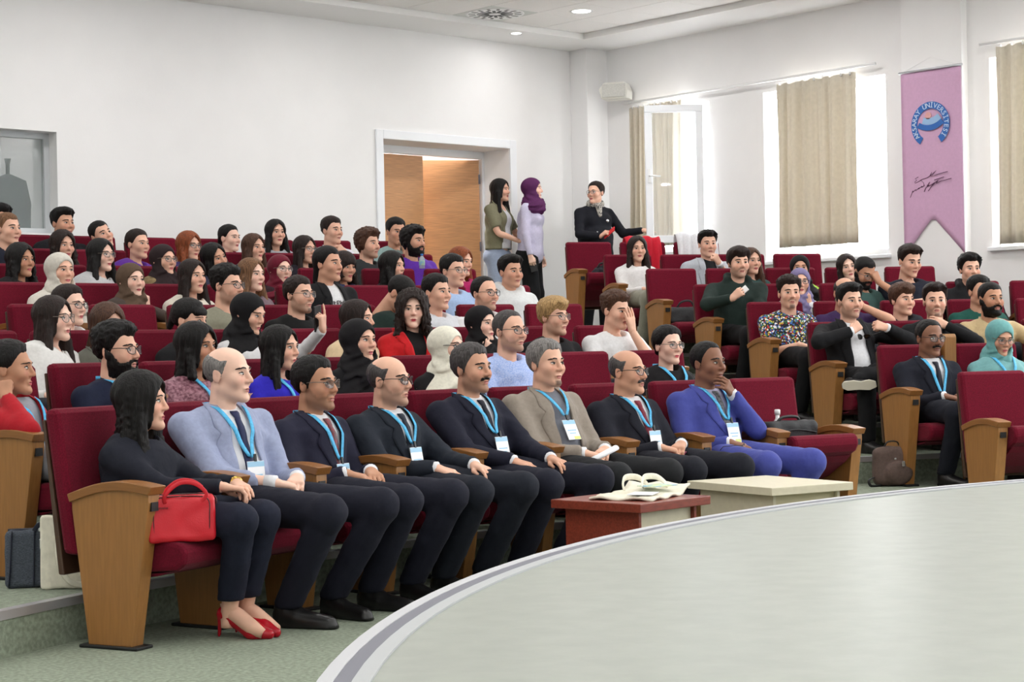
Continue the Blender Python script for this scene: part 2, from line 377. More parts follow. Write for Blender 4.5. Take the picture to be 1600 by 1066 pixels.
rod(10.287, 13.596, 3.715, 'long white curtain rod over the two far windows'); rod(7.3, 9.149, 3.73, 'white curtain rod right of the pink banner')
# wall loudspeaker
t = thing('wall_loudspeaker', 'white wall mounted loudspeaker beside the corner pillar', 'speaker', (XR - .19, 13.62, 3.84), math.radians(28))
M_spk = mat('speaker_white', (226, 224, 216), .5)
MB().prism([(-.15, -.085), (.13, -.085), (.16, .02), (.10, .09), (-.12, .09), (-.16, .0)], 0, -.11, .1, 0, .008).build('cabinet', M_spk, t)
MB().box((-.125, -.14, -.07), (-.112, .12, .07), bev=.004).build('grille', mat('grille_white', (205, 204, 198), .7, var=.2, scale=300), t)
MB().box((.09, -.03, -.05), (.26, .03, .05), bev=.006).build('bracket', M_spk, t)

# ------------------------------------------------------------------ banner
bx = XR - .095; by0, by1, bz0, bz1 = 9.352, 9.998, 1.89, 3.575; BW = by1 - by0
t = thing('wall_banner', 'pink swallowtail university banner with round blue emblem and signature', 'banner', (bx, by1, bz0))
# local: +x along -Y (image right), y toward the room, z up
t.rotation_euler = (0, 0, math.radians(-90))
M_pink = mat('pink_cloth', (216, 174, 206), .8, var=.03, scale=40, transl=.12)
nz = 24; nx = 14; P = np.zeros((nz, nx, 3))
for a in range(nz):
    for b in range(nx):
        u = b / (nx - 1); lowz = .345 * (1 - abs(2 * u - 1)); z = lowz + (bz1 - bz0 - lowz) * a / (nz - 1)
        P[a, b] = (u * BW, -.006 - .006 * math.sin(u * 5 + z), z)
N = np.zeros_like(P); N[..., 1] = -1
MB().sheet(P, N, .003).build('cloth', M_pink, t)
mb = MB(); mb.tube([(-.02, -.012, bz1 - bz0 + .008), (BW + .02, -.012, bz1 - bz0 + .008)], .011, 10); mb.build('rail', M_alu, t)
mb = MB(); mb.tube([(.02, -.012, bz1 - bz0 + .01), (BW / 2, .0, bz1 - bz0 + .12), (BW - .02, -.012, bz1 - bz0 + .01)], .0015, 6); mb.build('hanging_cord', M_white, t)
M_blue = mat('emblem_blue', (48, 104, 180), .7); M_lblue = mat('emblem_lightblue', (150, 185, 222), .7); M_sun = mat('emblem_sun', (222, 165, 165), .7)
EZ = 1.19; EX = BW * .49; yo = -.016
def arcband(r0, r1, a0, a1, n, ox=0, oz=0, sx=1):
    V = []; F = []
    for k in range(n + 1):
        a = math.radians(a0 + (a1 - a0) * k / n)
        for r in (r0, r1): V += [(EX + ox + sx * r * math.cos(a), yo, EZ + oz + r * math.sin(a)), (EX + ox + sx * r * math.cos(a), yo + .004, EZ + oz + r * math.sin(a))]
    for k in range(n):
        a = 4 * k; F += [[a, a + 4, a + 6, a + 2], [a + 1, a + 3, a + 7, a + 5], [a, a + 1, a + 5, a + 4], [a + 2, a + 6, a + 7, a + 3]]
    return V, F
em = MB().add(*arcband(.143, .207, -56, 236, 60)).build('emblem_ring', M_blue, t)
mb = MB().add(*arcband(.20, .25, -122, -50, 20, -.012, .195)).build('emblem_wave', M_blue, t)
mb = MB().add(*arcband(.14, .20, -114, -50, 16, -.010, .197)).build('emblem_wave', M_lblue, t)
mb = MB().add(*arcband(.001, .034, 0, 360, 24, -.022, .082)).build('emblem_sun', M_sun, t)
txt = 'AKSARAY ÜNİVERSİTESİ'; M_letter = mat('letter_pale', (205, 222, 240), .7)
mb = MB(); dg = None
def glyph(ch, size, extr=.0015):
    cu = bpy.data.curves.new('letter', 'FONT'); cu.body = ch; cu.size = size; cu.align_x = 'CENTER'; cu.extrude = extr; cu.resolution_u = 3
    o = bpy.data.objects.new('letter', cu); COL.objects.link(o); bpy.context.view_layer.update()
    dgr = bpy.context.evaluated_depsgraph_get(); me = o.evaluated_get(dgr).to_mesh()
    V = np.array([v.co[:] for v in me.vertices]) if len(me.vertices) else np.zeros((0, 3)); F = [list(p.vertices) for p in me.polygons]
    o.evaluated_get(dgr).to_mesh_clear(); bpy.data.objects.remove(o); return V, F
for k, ch in enumerate(txt):
    if ch == ' ': continue
    a = math.radians(216 - (216 + 36) * k / (len(txt) - 1)); V, F = glyph(ch, .066)
    if not len(V): continue
    ph = a - math.pi / 2; r = .153
    X = V[:, 0] * math.cos(ph) - V[:, 1] * math.sin(ph) + r * math.cos(a) + EX; Z = V[:, 0] * math.sin(ph) + V[:, 1] * math.cos(ph) + r * math.sin(a) + EZ
    mb.add(np.stack([X, np.full(len(V), yo - .001) - V[:, 2], Z], 1), F)
mb.build('lettering', M_letter, t)
mb = MB(); M_ink = mat('signature_ink', (92, 52, 84), .8)
def stroke(pts, r=.003):
    P = np.array(pts, float); x = (P[:, 0] - 640) / 1294 * .0 
    # signature crop coordinates -> banner plane
    X = (P[:, 0] - 60) / 1180 * .60 + .02; Z = .745 - (P[:, 1] - 310) / 500 * .21
    Q = np.stack([X, np.full(len(P), yo + .004), Z], 1); mb.tube(Q, r, 6)
stroke([(360, 365), (290, 400), (330, 430), (280, 470), (290, 495), (380, 460), (440, 425), (500, 412), (560, 395), (610, 365), (650, 290), (615, 370), (740, 265), (640, 385), (760, 350), (880, 325), (985, 312)])
stroke([(700, 462), (800, 440), (905, 415)]); stroke([(480, 700), (520, 610), (590, 560), (540, 575), (600, 500), (560, 590), (640, 560), (700, 520), (650, 570), (780, 480), (740, 540), (860, 490), (910, 490), (1060, 462)])
stroke([(180, 800), (240, 650), (240, 690), (300, 630), (300, 660), (380, 600), (360, 630), (440, 570), (430, 600), (490, 560)]); stroke([(570, 690), (640, 590), (700, 545)]); stroke([(400, 430), (470, 500), (480, 560)], .002)
mb.build('signature', M_ink, t)
# ------------------------------------------------------------------ theatre seats
def seat_meshes():
    D = {}
    mb = MB(); mb.prism([(.405, .34), (.43, .36), (.515, .895), (.53, .915), (.575, .915), (.585, .89), (.50, .34)], 0, -.232, .232, 0, .022); D['backrest'] = mb.mesh('backrest', M_red)
    mb = MB(); mb.prism([(.50, .26), (.585, .87), (.60, .87), (.53, .26)], 0, -.225, .225, 0, .006); D['back_shell'] = mb.mesh('back_shell', M_shell)
    mb = MB(); mb.prism([(-.48, -.055), (-.52, -.03), (-.53, .015), (-.51, .045), (-.45, .060), (-.2, .045), (-.02, .05), (.0, .03), (.0, -.05), (-.2, -.075)], 0, -.228, .228, 0, .018); D['seat_cushion'] = mb.mesh('seat_cushion', M_red)
    mb = MB(); mb.prism([(-.44, -.062), (-.2, -.085), (.0, -.06), (.0, -.075), (-.2, -.1), (-.38, -.08)], 0, -.215, .215, 0, .004); D['seat_pan'] = mb.mesh('seat_pan', M_red)
    # side panel, local x across thickness
    t = .034
    n = 12; top = [(-.012 + .412 * k / n, .622 + .034 * math.sin(math.pi * k / n) - .034 * (k / n)) for k in range(n + 1)]
    mb = MB(); mb.prism([(.105, .012), (.012, .56)] + [(min(max(p[0], .012), .385), p[1] - .022) for p in top] + [(.385, .53), (.315, .012)], 0, -t, t, 0, .003); D['side_panel'] = mb.mesh('side_panel', M_oak)
    bot = [(p[0] + (.016 if k == 0 else -.012 if k == n else 0), p[1] - (.03 if k in (0, n) else .036)) for k, p in enumerate(top)]
    bot[0] = (.006, .588); bot[-1] = (.388, .556)
    mb = MB(); mb.prism(top + bot[::-1], 0, -t - .012, t + .012, 0, .004); D['armrest_cap'] = mb.mesh('armrest_cap', M_oakcap)
    mb = MB(); mb.box((-.02, .0135 - .006, .528), (.02, .03, .562)); D['cable_slot2'] = MB().box((-.02, .372, .50), (.02, .3875, .535)).mesh('cable_slot', M_black); D['cable_slot'] = mb.mesh('cable_slot', M_black)
    mb = MB(); mb.box((-.05, .07, .0), (.05, .35, .013), bev=.004); D['base_plate'] = mb.mesh('base_plate', M_black)
    return D
SM = seat_meshes()
PIV = (0, .43, .352)
def put_panel(root, x):
    p = link('side_panel', SM['side_panel'], root, (x, 0, 0))
    for k in ('armrest_cap', 'cable_slot', 'cable_slot2', 'base_plate'): link(k.strip('2'), SM[k], p)
def make_seat(row, th, label, group=None, tilt=0, right_panel=False, left_panel=True, z=None):
    r = R1 + RD * (row - 1); x, y = ring(r, th); hw = .27 
    s = thing('theatre_seat', label, 'seat', (x, y, ST * (row - 1) if z is None else z), math.radians(th - 90), group)
    link('backrest', SM['backrest'], s); link('back_shell', SM['back_shell'], s)
    c = link('seat_cushion', SM['seat_cushion'], s, PIV, (-math.radians(tilt), 0, 0)); link('seat_pan', SM['seat_pan'], c)
    if left_panel: put_panel(s, -hw)
    if right_panel: put_panel(s, hw)
    return s

# ------------------------------------------------------------------ implicit surfaces
f4 = np.float32
def norm(a): a = np.asarray(a, float); return a / (np.linalg.norm(a) + 1e-9)
def cap(P, a, b, ra, rb):
    a = np.asarray(a, f4); b = np.asarray(b, f4); ba = b - a; t = np.clip(((P - a) @ ba) / (ba @ ba + 1e-9), 0, 1)
    q = P - a - t[:, None] * ba; return np.sqrt((q * q).sum(1)) - (ra + (rb - ra) * t)
def ell(P, c, r):
    q = P - np.asarray(c, f4); r = np.asarray(r, f4); k0 = np.sqrt(((q / r) ** 2).sum(1)); k1 = np.sqrt(((q / r ** 2) ** 2).sum(1)) + 1e-6
    return k0 * (k0 - 1) / k1
def ecap(P, a, b, X, ab0, ab1):
    a = np.asarray(a, f4); b = np.asarray(b, f4); w = b - a; L = float(np.linalg.norm(w)); w = w / L; X = np.asarray(X, f4); X = X - w * (X @ w); X = X / np.linalg.norm(X); Y = np.cross(w, X).astype(f4)
    q = P - a; s = q @ w; t = np.clip(s / L, 0, 1); A = ab0[0] + (ab1[0] - ab0[0]) * t; B = ab0[1] + (ab1[1] - ab0[1]) * t
    ov = s - t * L; k = np.sqrt(((q @ X) / A) ** 2 + ((q @ Y) / B) ** 2 + (ov / B) ** 2); return (k - 1) * np.minimum(A, B)
def smin(a, b, k):
    h = np.clip(.5 + .5 * (b - a) / k, 0, 1); return b * (1 - h) + a * h - k * h * (1 - h)
def smax(a, b, k): return -smin(-a, -b, k)
def wob(P, s, ph=0.):
    x, y, z = P[:, 0] * s, P[:, 1] * s, P[:, 2] * s
    return np.sin(x + 1.7 * np.sin(z * .7 + ph)) * np.sin(y * .9 + ph + 1.3 * np.sin(x * .8)) * np.sin(z + 2.1 * ph + np.sin(y))
OFF8 = np.array([(i, j, k) for i in (0, 1) for j in (0, 1) for k in (0, 1)])
E12 = [(a, b) for a in range(8) for b in range(a + 1, 8) if np.abs(OFF8[a] - OFF8[b]).sum() == 1]
def polygonise(f, lo, hi, h):
    lo = np.asarray(lo, float); n = np.maximum(1, np.ceil((np.asarray(hi, float) - lo) / (4 * h)).astype(int))
    g = np.stack(np.meshgrid(*[np.arange(k) for k in n], indexing='ij'), -1).reshape(-1, 3)
    dc = f((lo + (g * 4 + 2) * h).astype(f4)).reshape(n)
    near = np.abs(dc) < 4 * h * 1.35
    m = near.copy()
    N4 = n * 4 + 1; V = np.ones(N4, f4)
    big = np.repeat(np.repeat(np.repeat(dc, 4, 0), 4, 1), 4, 2); V[:-1, :-1, :-1] = big
    mk = np.zeros(N4, bool); b4 = np.repeat(np.repeat(np.repeat(m, 4, 0), 4, 1), 4, 2)
    for dx in (0, 1):
        for dy in (0, 1):
            for dz in (0, 1):
                mk[dx:dx + n[0] * 4, dy:dy + n[1] * 4, dz:dz + n[2] * 4] |= b4
    idx = np.argwhere(mk); V[mk] = f((lo + idx * h).astype(f4))
    V[0] = np.abs(V[0]); V[-1] = np.abs(V[-1]); V[:, 0] = np.abs(V[:, 0]); V[:, -1] = np.abs(V[:, -1]); V[:, :, 0] = np.abs(V[:, :, 0]); V[:, :, -1] = np.abs(V[:, :, -1])
    S = V < 0; cnt = np.zeros(N4 - 1, np.int8)
    for o in OFF8: cnt += S[o[0]:N4[0] - 1 + o[0], o[1]:N4[1] - 1 + o[1], o[2]:N4[2] - 1 + o[2]]
    act = (cnt > 0) & (cnt < 8); ids = np.full(N4 - 1, -1, np.int64); c = np.argwhere(act); ids[act] = np.arange(len(c))
    cv = np.stack([V[c[:, 0] + o[0], c[:, 1] + o[1], c[:, 2] + o[2]] for o in OFF8], 1)
    acc = np.zeros((len(c), 3)); w = np.zeros(len(c))
    for a, b in E12:
        x = (cv[:, a] < 0) != (cv[:, b] < 0); t = np.where(x, cv[:, a] / (cv[:, a] - cv[:, b] + 1e-12), 0)
        acc += np.where(x[:, None], OFF8[a] + t[:, None] * (OFF8[b] - OFF8[a]), 0); w += x
    P = lo + (c + acc / np.maximum(w, 1)[:, None]) * h
    Q = []
    for ax in range(3):
        u, v = [i for i in range(3) if i != ax]
        sl0 = [slice(1, -1)] * 3; sl1 = [slice(1, -1)] * 3; sl0[ax] = slice(0, -1); sl1[ax] = slice(1, None)
        s0 = S[tuple(sl0)]; s1 = S[tuple(sl1)]; e = np.argwhere(s0 != s1)
        if not len(e): continue
        inside = s0[tuple(e.T)]; e = e.copy()
        for i in range(3):
            if i != ax: e[:, i] += 1
        def at(du, dv): q = e.copy(); q[:, u] += du; q[:, v] += dv; return ids[tuple(q.T)]
        q = np.stack([at(-1, -1), at(0, -1), at(0, 0), at(-1, 0)], 1)
        flip = inside if ax != 1 else ~inside
        q[~flip] = q[~flip][:, ::-1]; Q.append(q)
    Q = np.concatenate(Q); Q = Q[(Q >= 0).all(1)]
    return P, Q
def poly(name, f, lo, hi, h, mats, parent=None, **k):
    P, Q = polygonise(f, lo, hi, h); return MB().add(P, Q, 0, True).build(name, mats, parent, **k)

# ------------------------------------------------------------------ heads
def head_core(P, sex):
    jw = 1.0 if sex == 'm' else .93
    d = ell(P, (0, .014, .036), (.077, .095, .081))
    d = smin(d, ell(P, (0, -.020, -.035), (.062 * jw, .067, .080)), .03)
    for s in (-1, 1):
        d = smin(d, cap(P, (s * .046 * jw, .012, -.058), (s * .010, -.066, -.098), .020, .017), .025)
    return d
def head_full(P, sex):
    d = head_core(P, sex)
    d = smin(d, cap(P, (-.032, -.080, .024), (.032, -.080, .024), .010, .010), .015 if sex == 'm' else .022)
    d = smin(d, ell(P, (0, -.078, -.102), (.018, .016, .014)), .018)
    for s in (-1, 1):
        d = smin(d, ell(P, (s * .042, -.060, -.026), (.022, .022, .022)), .03)
        d = smax(d, -ell(P, (s * .031, -.100, .004), (.019, .020, .013)), .014)
        d = smin(d, ell(P, (s * .031, -.0735, .003), (.0145, .0135, .0115)), .004)
    nr = 1.0 if sex == 'm' else .86
    d = smin(d, cap(P, (0, -.083, .018), (0, -.107 * (1 if sex == 'm' else .985), -.026), .0075 * nr, .0115 * nr), .012)
    for s in (-1, 1): d = smin(d, ell(P, (s * .0115 * nr, -.096, -.031), (.0085 * nr, .011, .0075)), .008)
    d = smin(d, ell(P, (0, -.0855, -.061), (.023, .0085, .0055)), .008); d = smin(d, ell(P, (0, -.0835, -.0715), (.019, .0085, .0065)), .008)
    d = smax(d, -cap(P, (-.02, -.096, -.0655), (.02, -.096, -.0655), .004, .004), .006)
    for s in (-1, 1):
        d = smin(d, ell(P, (s * .0775, .016, -.004), (.008, .019, .032)), .008); d = smax(d, -ell(P, (s * .0875, .012, .0), (.006, .010, .018)), .004)
    nk = .054 if sex == 'm' else .045
    d = smin(d, cap(P, (0, .026, -.06), (0, .036, -.21), nk, nk * 1.12), .022)
    return d
HLO, HHI = (-.105, -.135, -.235), (.105, .125, .135)
HEADS = {}
def march_face(x, z, sex, off=0.0012, hidden=-.02):
    """points on the face surface looking from the front"""
    ys = np.linspace(-.135, hidden, 60); n = len(x)
    P = np.stack([np.repeat(x, 60), np.tile(ys, n), np.repeat(z, 60)], 1).astype(f4)
    d = head_full(P, sex).reshape(n, 60); i = np.clip((d < 0).argmax(1), 1, 59); r = np.arange(n); d0, d1 = d[r, i - 1], d[r, i]
    t = np.clip(d0 / (d0 - d1 + 1e-9), 0, 1); return np.stack([x, ys[i - 1] + t * (ys[1] - ys[0]) - off, z], 1)
def disc_patch(outline, sex, off, rings=3):
    """fan patch over a closed outline in (x,z)"""
    o = np.array(outline); c = o.mean(0); X = [c[None]]; n = len(o)
    for k in range(1, rings + 1): X.append(c + (o - c) * k / rings)
    X = np.concatenate(X); P = march_face(X[:, 0], X[:, 1], sex, off); F = [[0, 1 + i, 1 + (i + 1) % n] for i in range(n)]
    for k in range(rings - 1):
        a = 1 + k * n; F += [[a + i, a + n + i, a + n + (i + 1) % n, a + (i + 1) % n] for i in range(n)]
    return P, [f[::-1] for f in F]
def base_head(sex, h):
    k = (sex, h)
    if k in HEADS: return HEADS[k]
    V, F = polygonise(lambda P: head_full(P, sex), HLO, HHI, h)
    pats = []  # (V, F, slot) slots 0 skin 1 white 2 iris 3 brow/lash 4 lip
    tt = np.linspace(0, 2 * np.pi, 14, endpoint=False)
    for s in (-1, 1):
        ex = s * .031
        al = [(ex + .0145 * math.cos(a), .0035 + (.0068 if math.sin(a) > 0 else .0048) * math.sin(a) * abs(math.sin(a)) ** .15 + s * .06 * .0135 * math.cos(a)) for a in tt]
        pats.append((*disc_patch(al, sex, .0008), 1))
        pats.append((*disc_patch([(ex + .0074 * math.cos(a), .0044 + .0068 * math.sin(a)) for a in tt], sex, .0014, 2), 2))
        u = np.linspace(-1, 1, 9); thk = .0024 if sex == 'm' else .0034
        zz = .0040 + .0070 * (1 - u ** 2) + s * u * .0009
        lash = [(ex + .0156 * a, z) for a, z in zip(u, zz)] + [(ex + .0156 * a, z + thk) for a, z in zip(u[::-1], zz[::-1])]
        pats.append((*disc_patch(lash, sex, .0018, 2), 3))
        zz = .0215 + .0045 * (1 - (u * s - .12) ** 2) - .0022 * u * s; bt = (.0068 if sex == 'm' else .0046) * (1 - .55 * np.clip(u * s, 0, 1))
        br = [(ex + s * .002 + .019 * a, z) for a, z in zip(u, zz)] + [(ex + s * .002 + .019 * a, z + b) for a, z, b in zip(u[::-1], zz[::-1], bt[::-1])]
        pats.append((*disc_patch(br, sex, .0022, 2), 3))
    u = np.linspace(-1, 1, 11)
    up = [(.0225 * a, -.0655 + .0006 * (1 - a * a)) for a in u] + [(.0225 * a, -.0655 + .0078 * (1 - a * a) ** .7 - .0018 * math.exp(-(a / .16) ** 2)) for a in u[::-1]]
    lw = [(.0215 * a, -.066) for a in u] + [(.0215 * a, -.066 - .0105 * (1 - a * a) ** .75) for a in u[::-1]]
    pats.append((*disc_patch(up, sex, .0008, 2), 4)); pats.append((*disc_patch(lw, sex, .0008, 2), 4))
    ln = [(.021 * a, -.0648 + .0005 * a * a) for a in u] + [(.021 * a, -.0664 + .0005 * a * a) for a in u[::-1]]
    pats.append((*disc_patch(ln, sex, .0018, 2), 5))
    HEADS[k] = (V, F, pats); return HEADS[k]

# hair ------------------------------------------------------------------
def hairline(P, pts):
    ys, zs = zip(*pts); return np.interp(P[:, 1], ys, zs).astype(f4) - P[:, 2]
SHORT = [(-.1, .072), (-.07, .066), (-.045, .050), (-.02, .018), (-.004, -.012), (.012, -.012), (.03, .0), (.055, -.045), (.1, -.075)]
def hair_short(P, sex, top=.022, side=.008, amp=.003, fr=140, sweep=0., line=SHORT, bald=None, ring_=None, temple=.016):
    x = np.abs(P[:, 0])
    g = hairline(P, line) * .8 + .004 * wob(P, 130, 1.) + temple * np.exp(-((x - .046) / .018) ** 2) * np.clip((-P[:, 1] - .02) / .04, 0, 1)
    g = np.maximum(g, -ell(P, (0, -.052, -.02), (.058, .075, .085)) * .9 - .012)
    if ring_ is not None: g = np.maximum(g, (P[:, 2] - ring_ - .35 * np.maximum(P[:, 1], 0)) + .004 * wob(P, 110, 2.))
    if bald is not None: g = np.maximum(g, -ell(P, *bald))
    Q = P * np.array((1.5, .55, 1.5), f4)
    t = side + (top - side) * np.clip((P[:, 2] - .03) / .07, 0, 1) + amp * (wob(P, fr) + .8 * wob(Q, fr * 1.3, 2.))
    if sweep: t = t + sweep * np.clip((-P[:, 1] - .0) / .08, 0, 1) * np.clip((P[:, 2] - .05) / .05, 0, 1)
    fade = np.clip(-g / .030, 0, 1); t = t * (.12 + .88 * fade ** .8) + .0008
    return np.maximum(head_core(P, sex) - t, g)
def hair_long(P, sex, L=.3, vol=.016, wave=0., part=True, bangs=False, front=True, amp=.002, wid=1.0):
    an = np.arctan2(P[:, 0], P[:, 1] - .01); n = wob(P * np.array((1, 1, .25), f4), 160) * amp + .0030 * np.sin(an * 19 + 2.2 * np.sin(P[:, 2] * 14) + 3 * np.sin(an * 3)) * np.clip((.10 - P[:, 2]) / .05, 0, 1)
    d = head_core(P, sex) - vol - n
    b = ecap(P, (0, .018, .0), (0, .05, -L + .05), (1, 0, 0), (.082 * wid, .085), (.112 * wid, .06)) - n
    if wave: b = b - wave * wob(P, 95, .5)
    d = smin(d, b, .025)
    if front:
        for s in (-1, 1):
            l = cap(P, (s * .078, -.012, -.03), (s * .098 * wid, -.045, -L + .08), .026, .024) - n
            if wave: l = l - wave * wob(P, 95, s)
            d = smin(d, l, .02)
    xw = .064 - .02 * np.clip((P[:, 2] - .02) / .07, 0, 1)
    top = .078 if not bangs else .030
    E = np.sqrt((P[:, 0] / .060) ** 2 + ((P[:, 2] + .03) / (top + .03)) ** 2) - 1
    win = np.maximum(E * .055, P[:, 1] - .012)
    d = smax(d, -win, .008)
    bxw = np.maximum(np.maximum(np.abs(P[:, 0]) - .055, P[:, 1] - .0), P[:, 2] + .085)
    d = smax(d, -bxw, .015)
    if bangs: d = smin(d, np.maximum(ell(P, (0, -.062, .052), (.062, .036, .034)), -P[:, 2] + .022 + .004 * wob(P, 260)), .008)
    if part: d = d + .004 * np.exp(-(P[:, 0] / .004) ** 2) * (P[:, 2] > .06)
    return d
UPL = [(-.1, .088), (-.07, .080), (-.045, .048), (-.02, .014), (0, -.004), (.03, -.008), (.055, -.05), (.1, -.075)]
def hair_up(P, sex, bun=(0, .10, .02, .035), vol=.010, tail=None):
    d = hair_short(P, sex, vol + .006, vol, .0022, 150, 0, UPL, temple=.012)
    if bun: d = smin(d, ell(P, bun[:3], (bun[3],) * 3) - .003 * wob(P, 150), .015)
    if tail: d = smin(d, cap(P, (0, .105, .03), tail, .026, .018) - .003 * wob(P, 120), .015)
    return d
def hijab(P, sex, drape=.25, vol=.011, under=False, ph=0.):
    d = smin(head_core(P, sex) - vol, ell(P, (0, .03, .02), (.088, .100, .092)), .02)
    d = smin(d, ecap(P, (0, -.002, -.075), (0, .015, -.15), (1, 0, 0), (.080, .088), (.105, .100)), .03)
    d = smin(d, ecap(P, (0, .010, -.155), (0, .0, -drape), (1, 0, 0), (.112, .105), (.20, .130)), .035)
    d = smin(d, cap(P, (.03, -.085, -.13), (-.06, -.10, -.22), .03, .045), .03)
    x = P[:, 0] + .03 * math.sin(ph); fold = np.sin(95 * (P[:, 2] + .8 * np.abs(x) - .5 * P[:, 1]) + ph + 2 * np.sin(14 * P[:, 0] + ph)) + .6 * np.sin(150 * (P[:, 2] - .6 * x) + 3 * ph)
    d = d - .0045 * fold * np.clip((-.03 - P[:, 2]) / .06, .10, 1)
    E = np.sqrt((P[:, 0] / .0625) ** 2 + ((P[:, 2] + .021) / .086) ** 2) - 1
    win = np.maximum(E * .055, P[:, 1] + .020)
    return smax(d, -win, .007)
CURL = dict(top=.032, side=.02, amp=.010, fr=105)
HAIR = {
 'short': lambda P, s: hair_short(P, s), 'quiff': lambda P, s: hair_short(P, s, .026, .008, .004, 120, .016), 'crop': lambda P, s: hair_short(P, s, .012, .004, .0015, 200),
 'spiky': lambda P, s: hair_short(P, s, .034, .008, .007, 150), 'thick': lambda P, s: hair_short(P, s, .034, .017, .006, 110, .006),
 'fringe': lambda P, s: hair_short(P, s, .028, .015, .004, 110, .014, [(-.1, .045), (-.07, .04), (-.045, .03), (-.02, .01), (-.004, -.02), (.012, -.02), (.03, -.01), (.055, -.06), (.1, -.085)]),
 'flow': lambda P, s: hair_short(P, s, .036, .026, .008, 85, .01, [(-.1, .07), (-.07, .06), (-.045, .04), (-.02, .0), (-.004, -.05), (.03, -.05), (.055, -.10), (.1, -.12)]),
 'grey_comb': lambda P, s: hair_short(P, s, .020, .014, .003, 130, .0, [(-.1, .082), (-.07, .076), (-.045, .058), (-.02, .02), (-.004, -.02), (.012, -.012), (.03, .0), (.055, -.06), (.1, -.085)]),
 'receding': lambda P, s: hair_short(P, s, .010, .008, .002, 160, 0, [(-.1, .1), (-.07, .095), (-.045, .08), (-.02, .035), (-.004, -.015), (.012, -.012), (.03, .0), (.055, -.05), (.1, -.08)]),
 'ring': lambda P, s: hair_short(P, s, .006, .006, .0015, 160, 0, [(-.1, .1), (-.045, .09), (-.02, .03), (-.004, -.015), (.012, -.012), (.03, .0), (.055, -.055), (.1, -.085)], None, .062),
 'curly_m': lambda P, s: hair_short(P, s, **CURL),
 'bun_m': lambda P, s: smin(hair_short(P, s, .016, .012, .005, 120), ell(P, (0, .11, .05), (.03, .03, .03)) - .006 * wob(P, 150), .012),
 'back_m': lambda P, s: smin(hair_short(P, s, .016, .013, .002, 120, 0), ecap(P, (0, .06, -.02), (0, .085, -.12), (1, 0, 0), (.07, .045), (.06, .03)), .02),
 'long': lambda P, s: hair_long(P, s), 'long2': lambda P, s: hair_long(P, s, .27, .018, .004), 'wavy': lambda P, s: hair_long(P, s, .28, .022, .012, amp=.004), 'vlong': lambda P, s: hair_long(P, s, .36, .017, .003, wid=1.06), 'vfull': lambda P, s: hair_long(P, s, .33, .024, .006, wid=1.22),
 'bob': lambda P, s: hair_long(P, s, .23, .022, .004), 'curly_f': lambda P, s: hair_long(P, s, .27, .032, .018, False, amp=.012, wid=1.12), 'bangs': lambda P, s: hair_long(P, s, .22, .018, .004, False, True),
 'updo': lambda P, s: hair_up(P, s), 'pony': lambda P, s: hair_up(P, s, None, .009, (.0, .125, -.09)), 'ponybangs': lambda P, s: smin(hair_up(P, s, None, .012, (.0, .13, -.05)), np.maximum(ell(P, (0, -.060, .052), (.064, .036, .036)), -P[:, 2] + .03 + .005 * wob(P, 260)), .008),
 'low': lambda P, s: hair_up(P, s, (0, .095, -.03, .032), .017),
 'hijab_s': lambda P, s: hijab(P, s, .185, .012, ph=1.), 'hijab': lambda P, s: hijab(P, s), 'hijab2': lambda P, s: hijab(P, s, .23, .010, ph=2.), 'hijab3': lambda P, s: hijab(P, s, .29, .013, ph=4.),
}
HCACHE = {}
def hair_mesh(style, sex, h):
    k = (style, sex, h)
    if k not in HCACHE:
        lo, hi = (-.14, -.15, -.16), (.14, .18, .18)
        if style.startswith('hijab'): lo, hi = (-.24, -.17, -.42), (.24, .17, .16)
        elif style in ('long', 'long2', 'wavy', 'vlong', 'vfull', 'bob', 'curly_f', 'bangs'): lo, hi = (-.20, -.16, -.44), (.20, .19, .19)
        HCACHE[k] = polygonise(lambda P: HAIR[style](P, sex), lo, hi, h)
    return HCACHE[k]
def beard_w(P, kind):
    x = np.abs(P[:, 0]); y, z = P[:, 1], P[:, 2]; mouth = np.clip((np.sqrt((x / .026) ** 2 + ((z + .0662) / .0115) ** 2) - 1) / .25, 0, 1)
    mo = np.clip((.0095 - np.abs(z + .0495 + x * .10)) / .004, 0, 1) * np.clip((.034 - x) / .006, 0, 1) * (y < -.05)
    if kind in ('full', 'stubble'):
        zc = np.interp(y, [-.1, -.06, -.03, -.01, .02], [-.046, -.046, -.036, -.006, .02]) - .35 * np.clip(x - .03, 0, .03) * (y < -.04)
        w = np.clip((zc - z) / .016, 0, 1) * np.clip((.020 - y) / .014, 0, 1) * np.clip((z + .145 - .3 * np.clip(y + .05, 0, .1)) / .025, 0, 1)
        soul = 1 - .7 * np.clip((.02 - x) / .008, 0, 1) * np.clip((.006 - np.abs(z + .084)) / .004, 0, 1) * 0
        return np.maximum(w, mo) * mouth * soul
    if kind == 'goatee': return np.maximum(np.clip((.024 - x) / .008, 0, 1) * np.clip((-.082 - z) / .006, 0, 1) * np.clip((z + .118) / .01, 0, 1) * (y < -.04), mo * .0) * mouth
    return mo * mouth
BC = {}
def beard_mesh(kind, sex, h):
    k = (kind, h)
    if k not in BC:
        def f(P):
            w = beard_w(P, kind); t = {'full': .009, 'mous': .0075}[kind] * w ** .7 * (1 + .25 * wob(P, 260)) - .0012
            return head_full(P, sex) - t
        V, Q = polygonise(f, (-.1, -.135, -.15), (.1, .04, .03), h); w = beard_w(V.astype(f4), kind); keep = (w[Q].min(1) > .02); Q = Q[keep]
        u = np.unique(Q); m = np.zeros(len(V), int); m[u] = np.arange(len(u)); BC[k] = (V[u], m[Q])
    return BC[k]
GL = {}
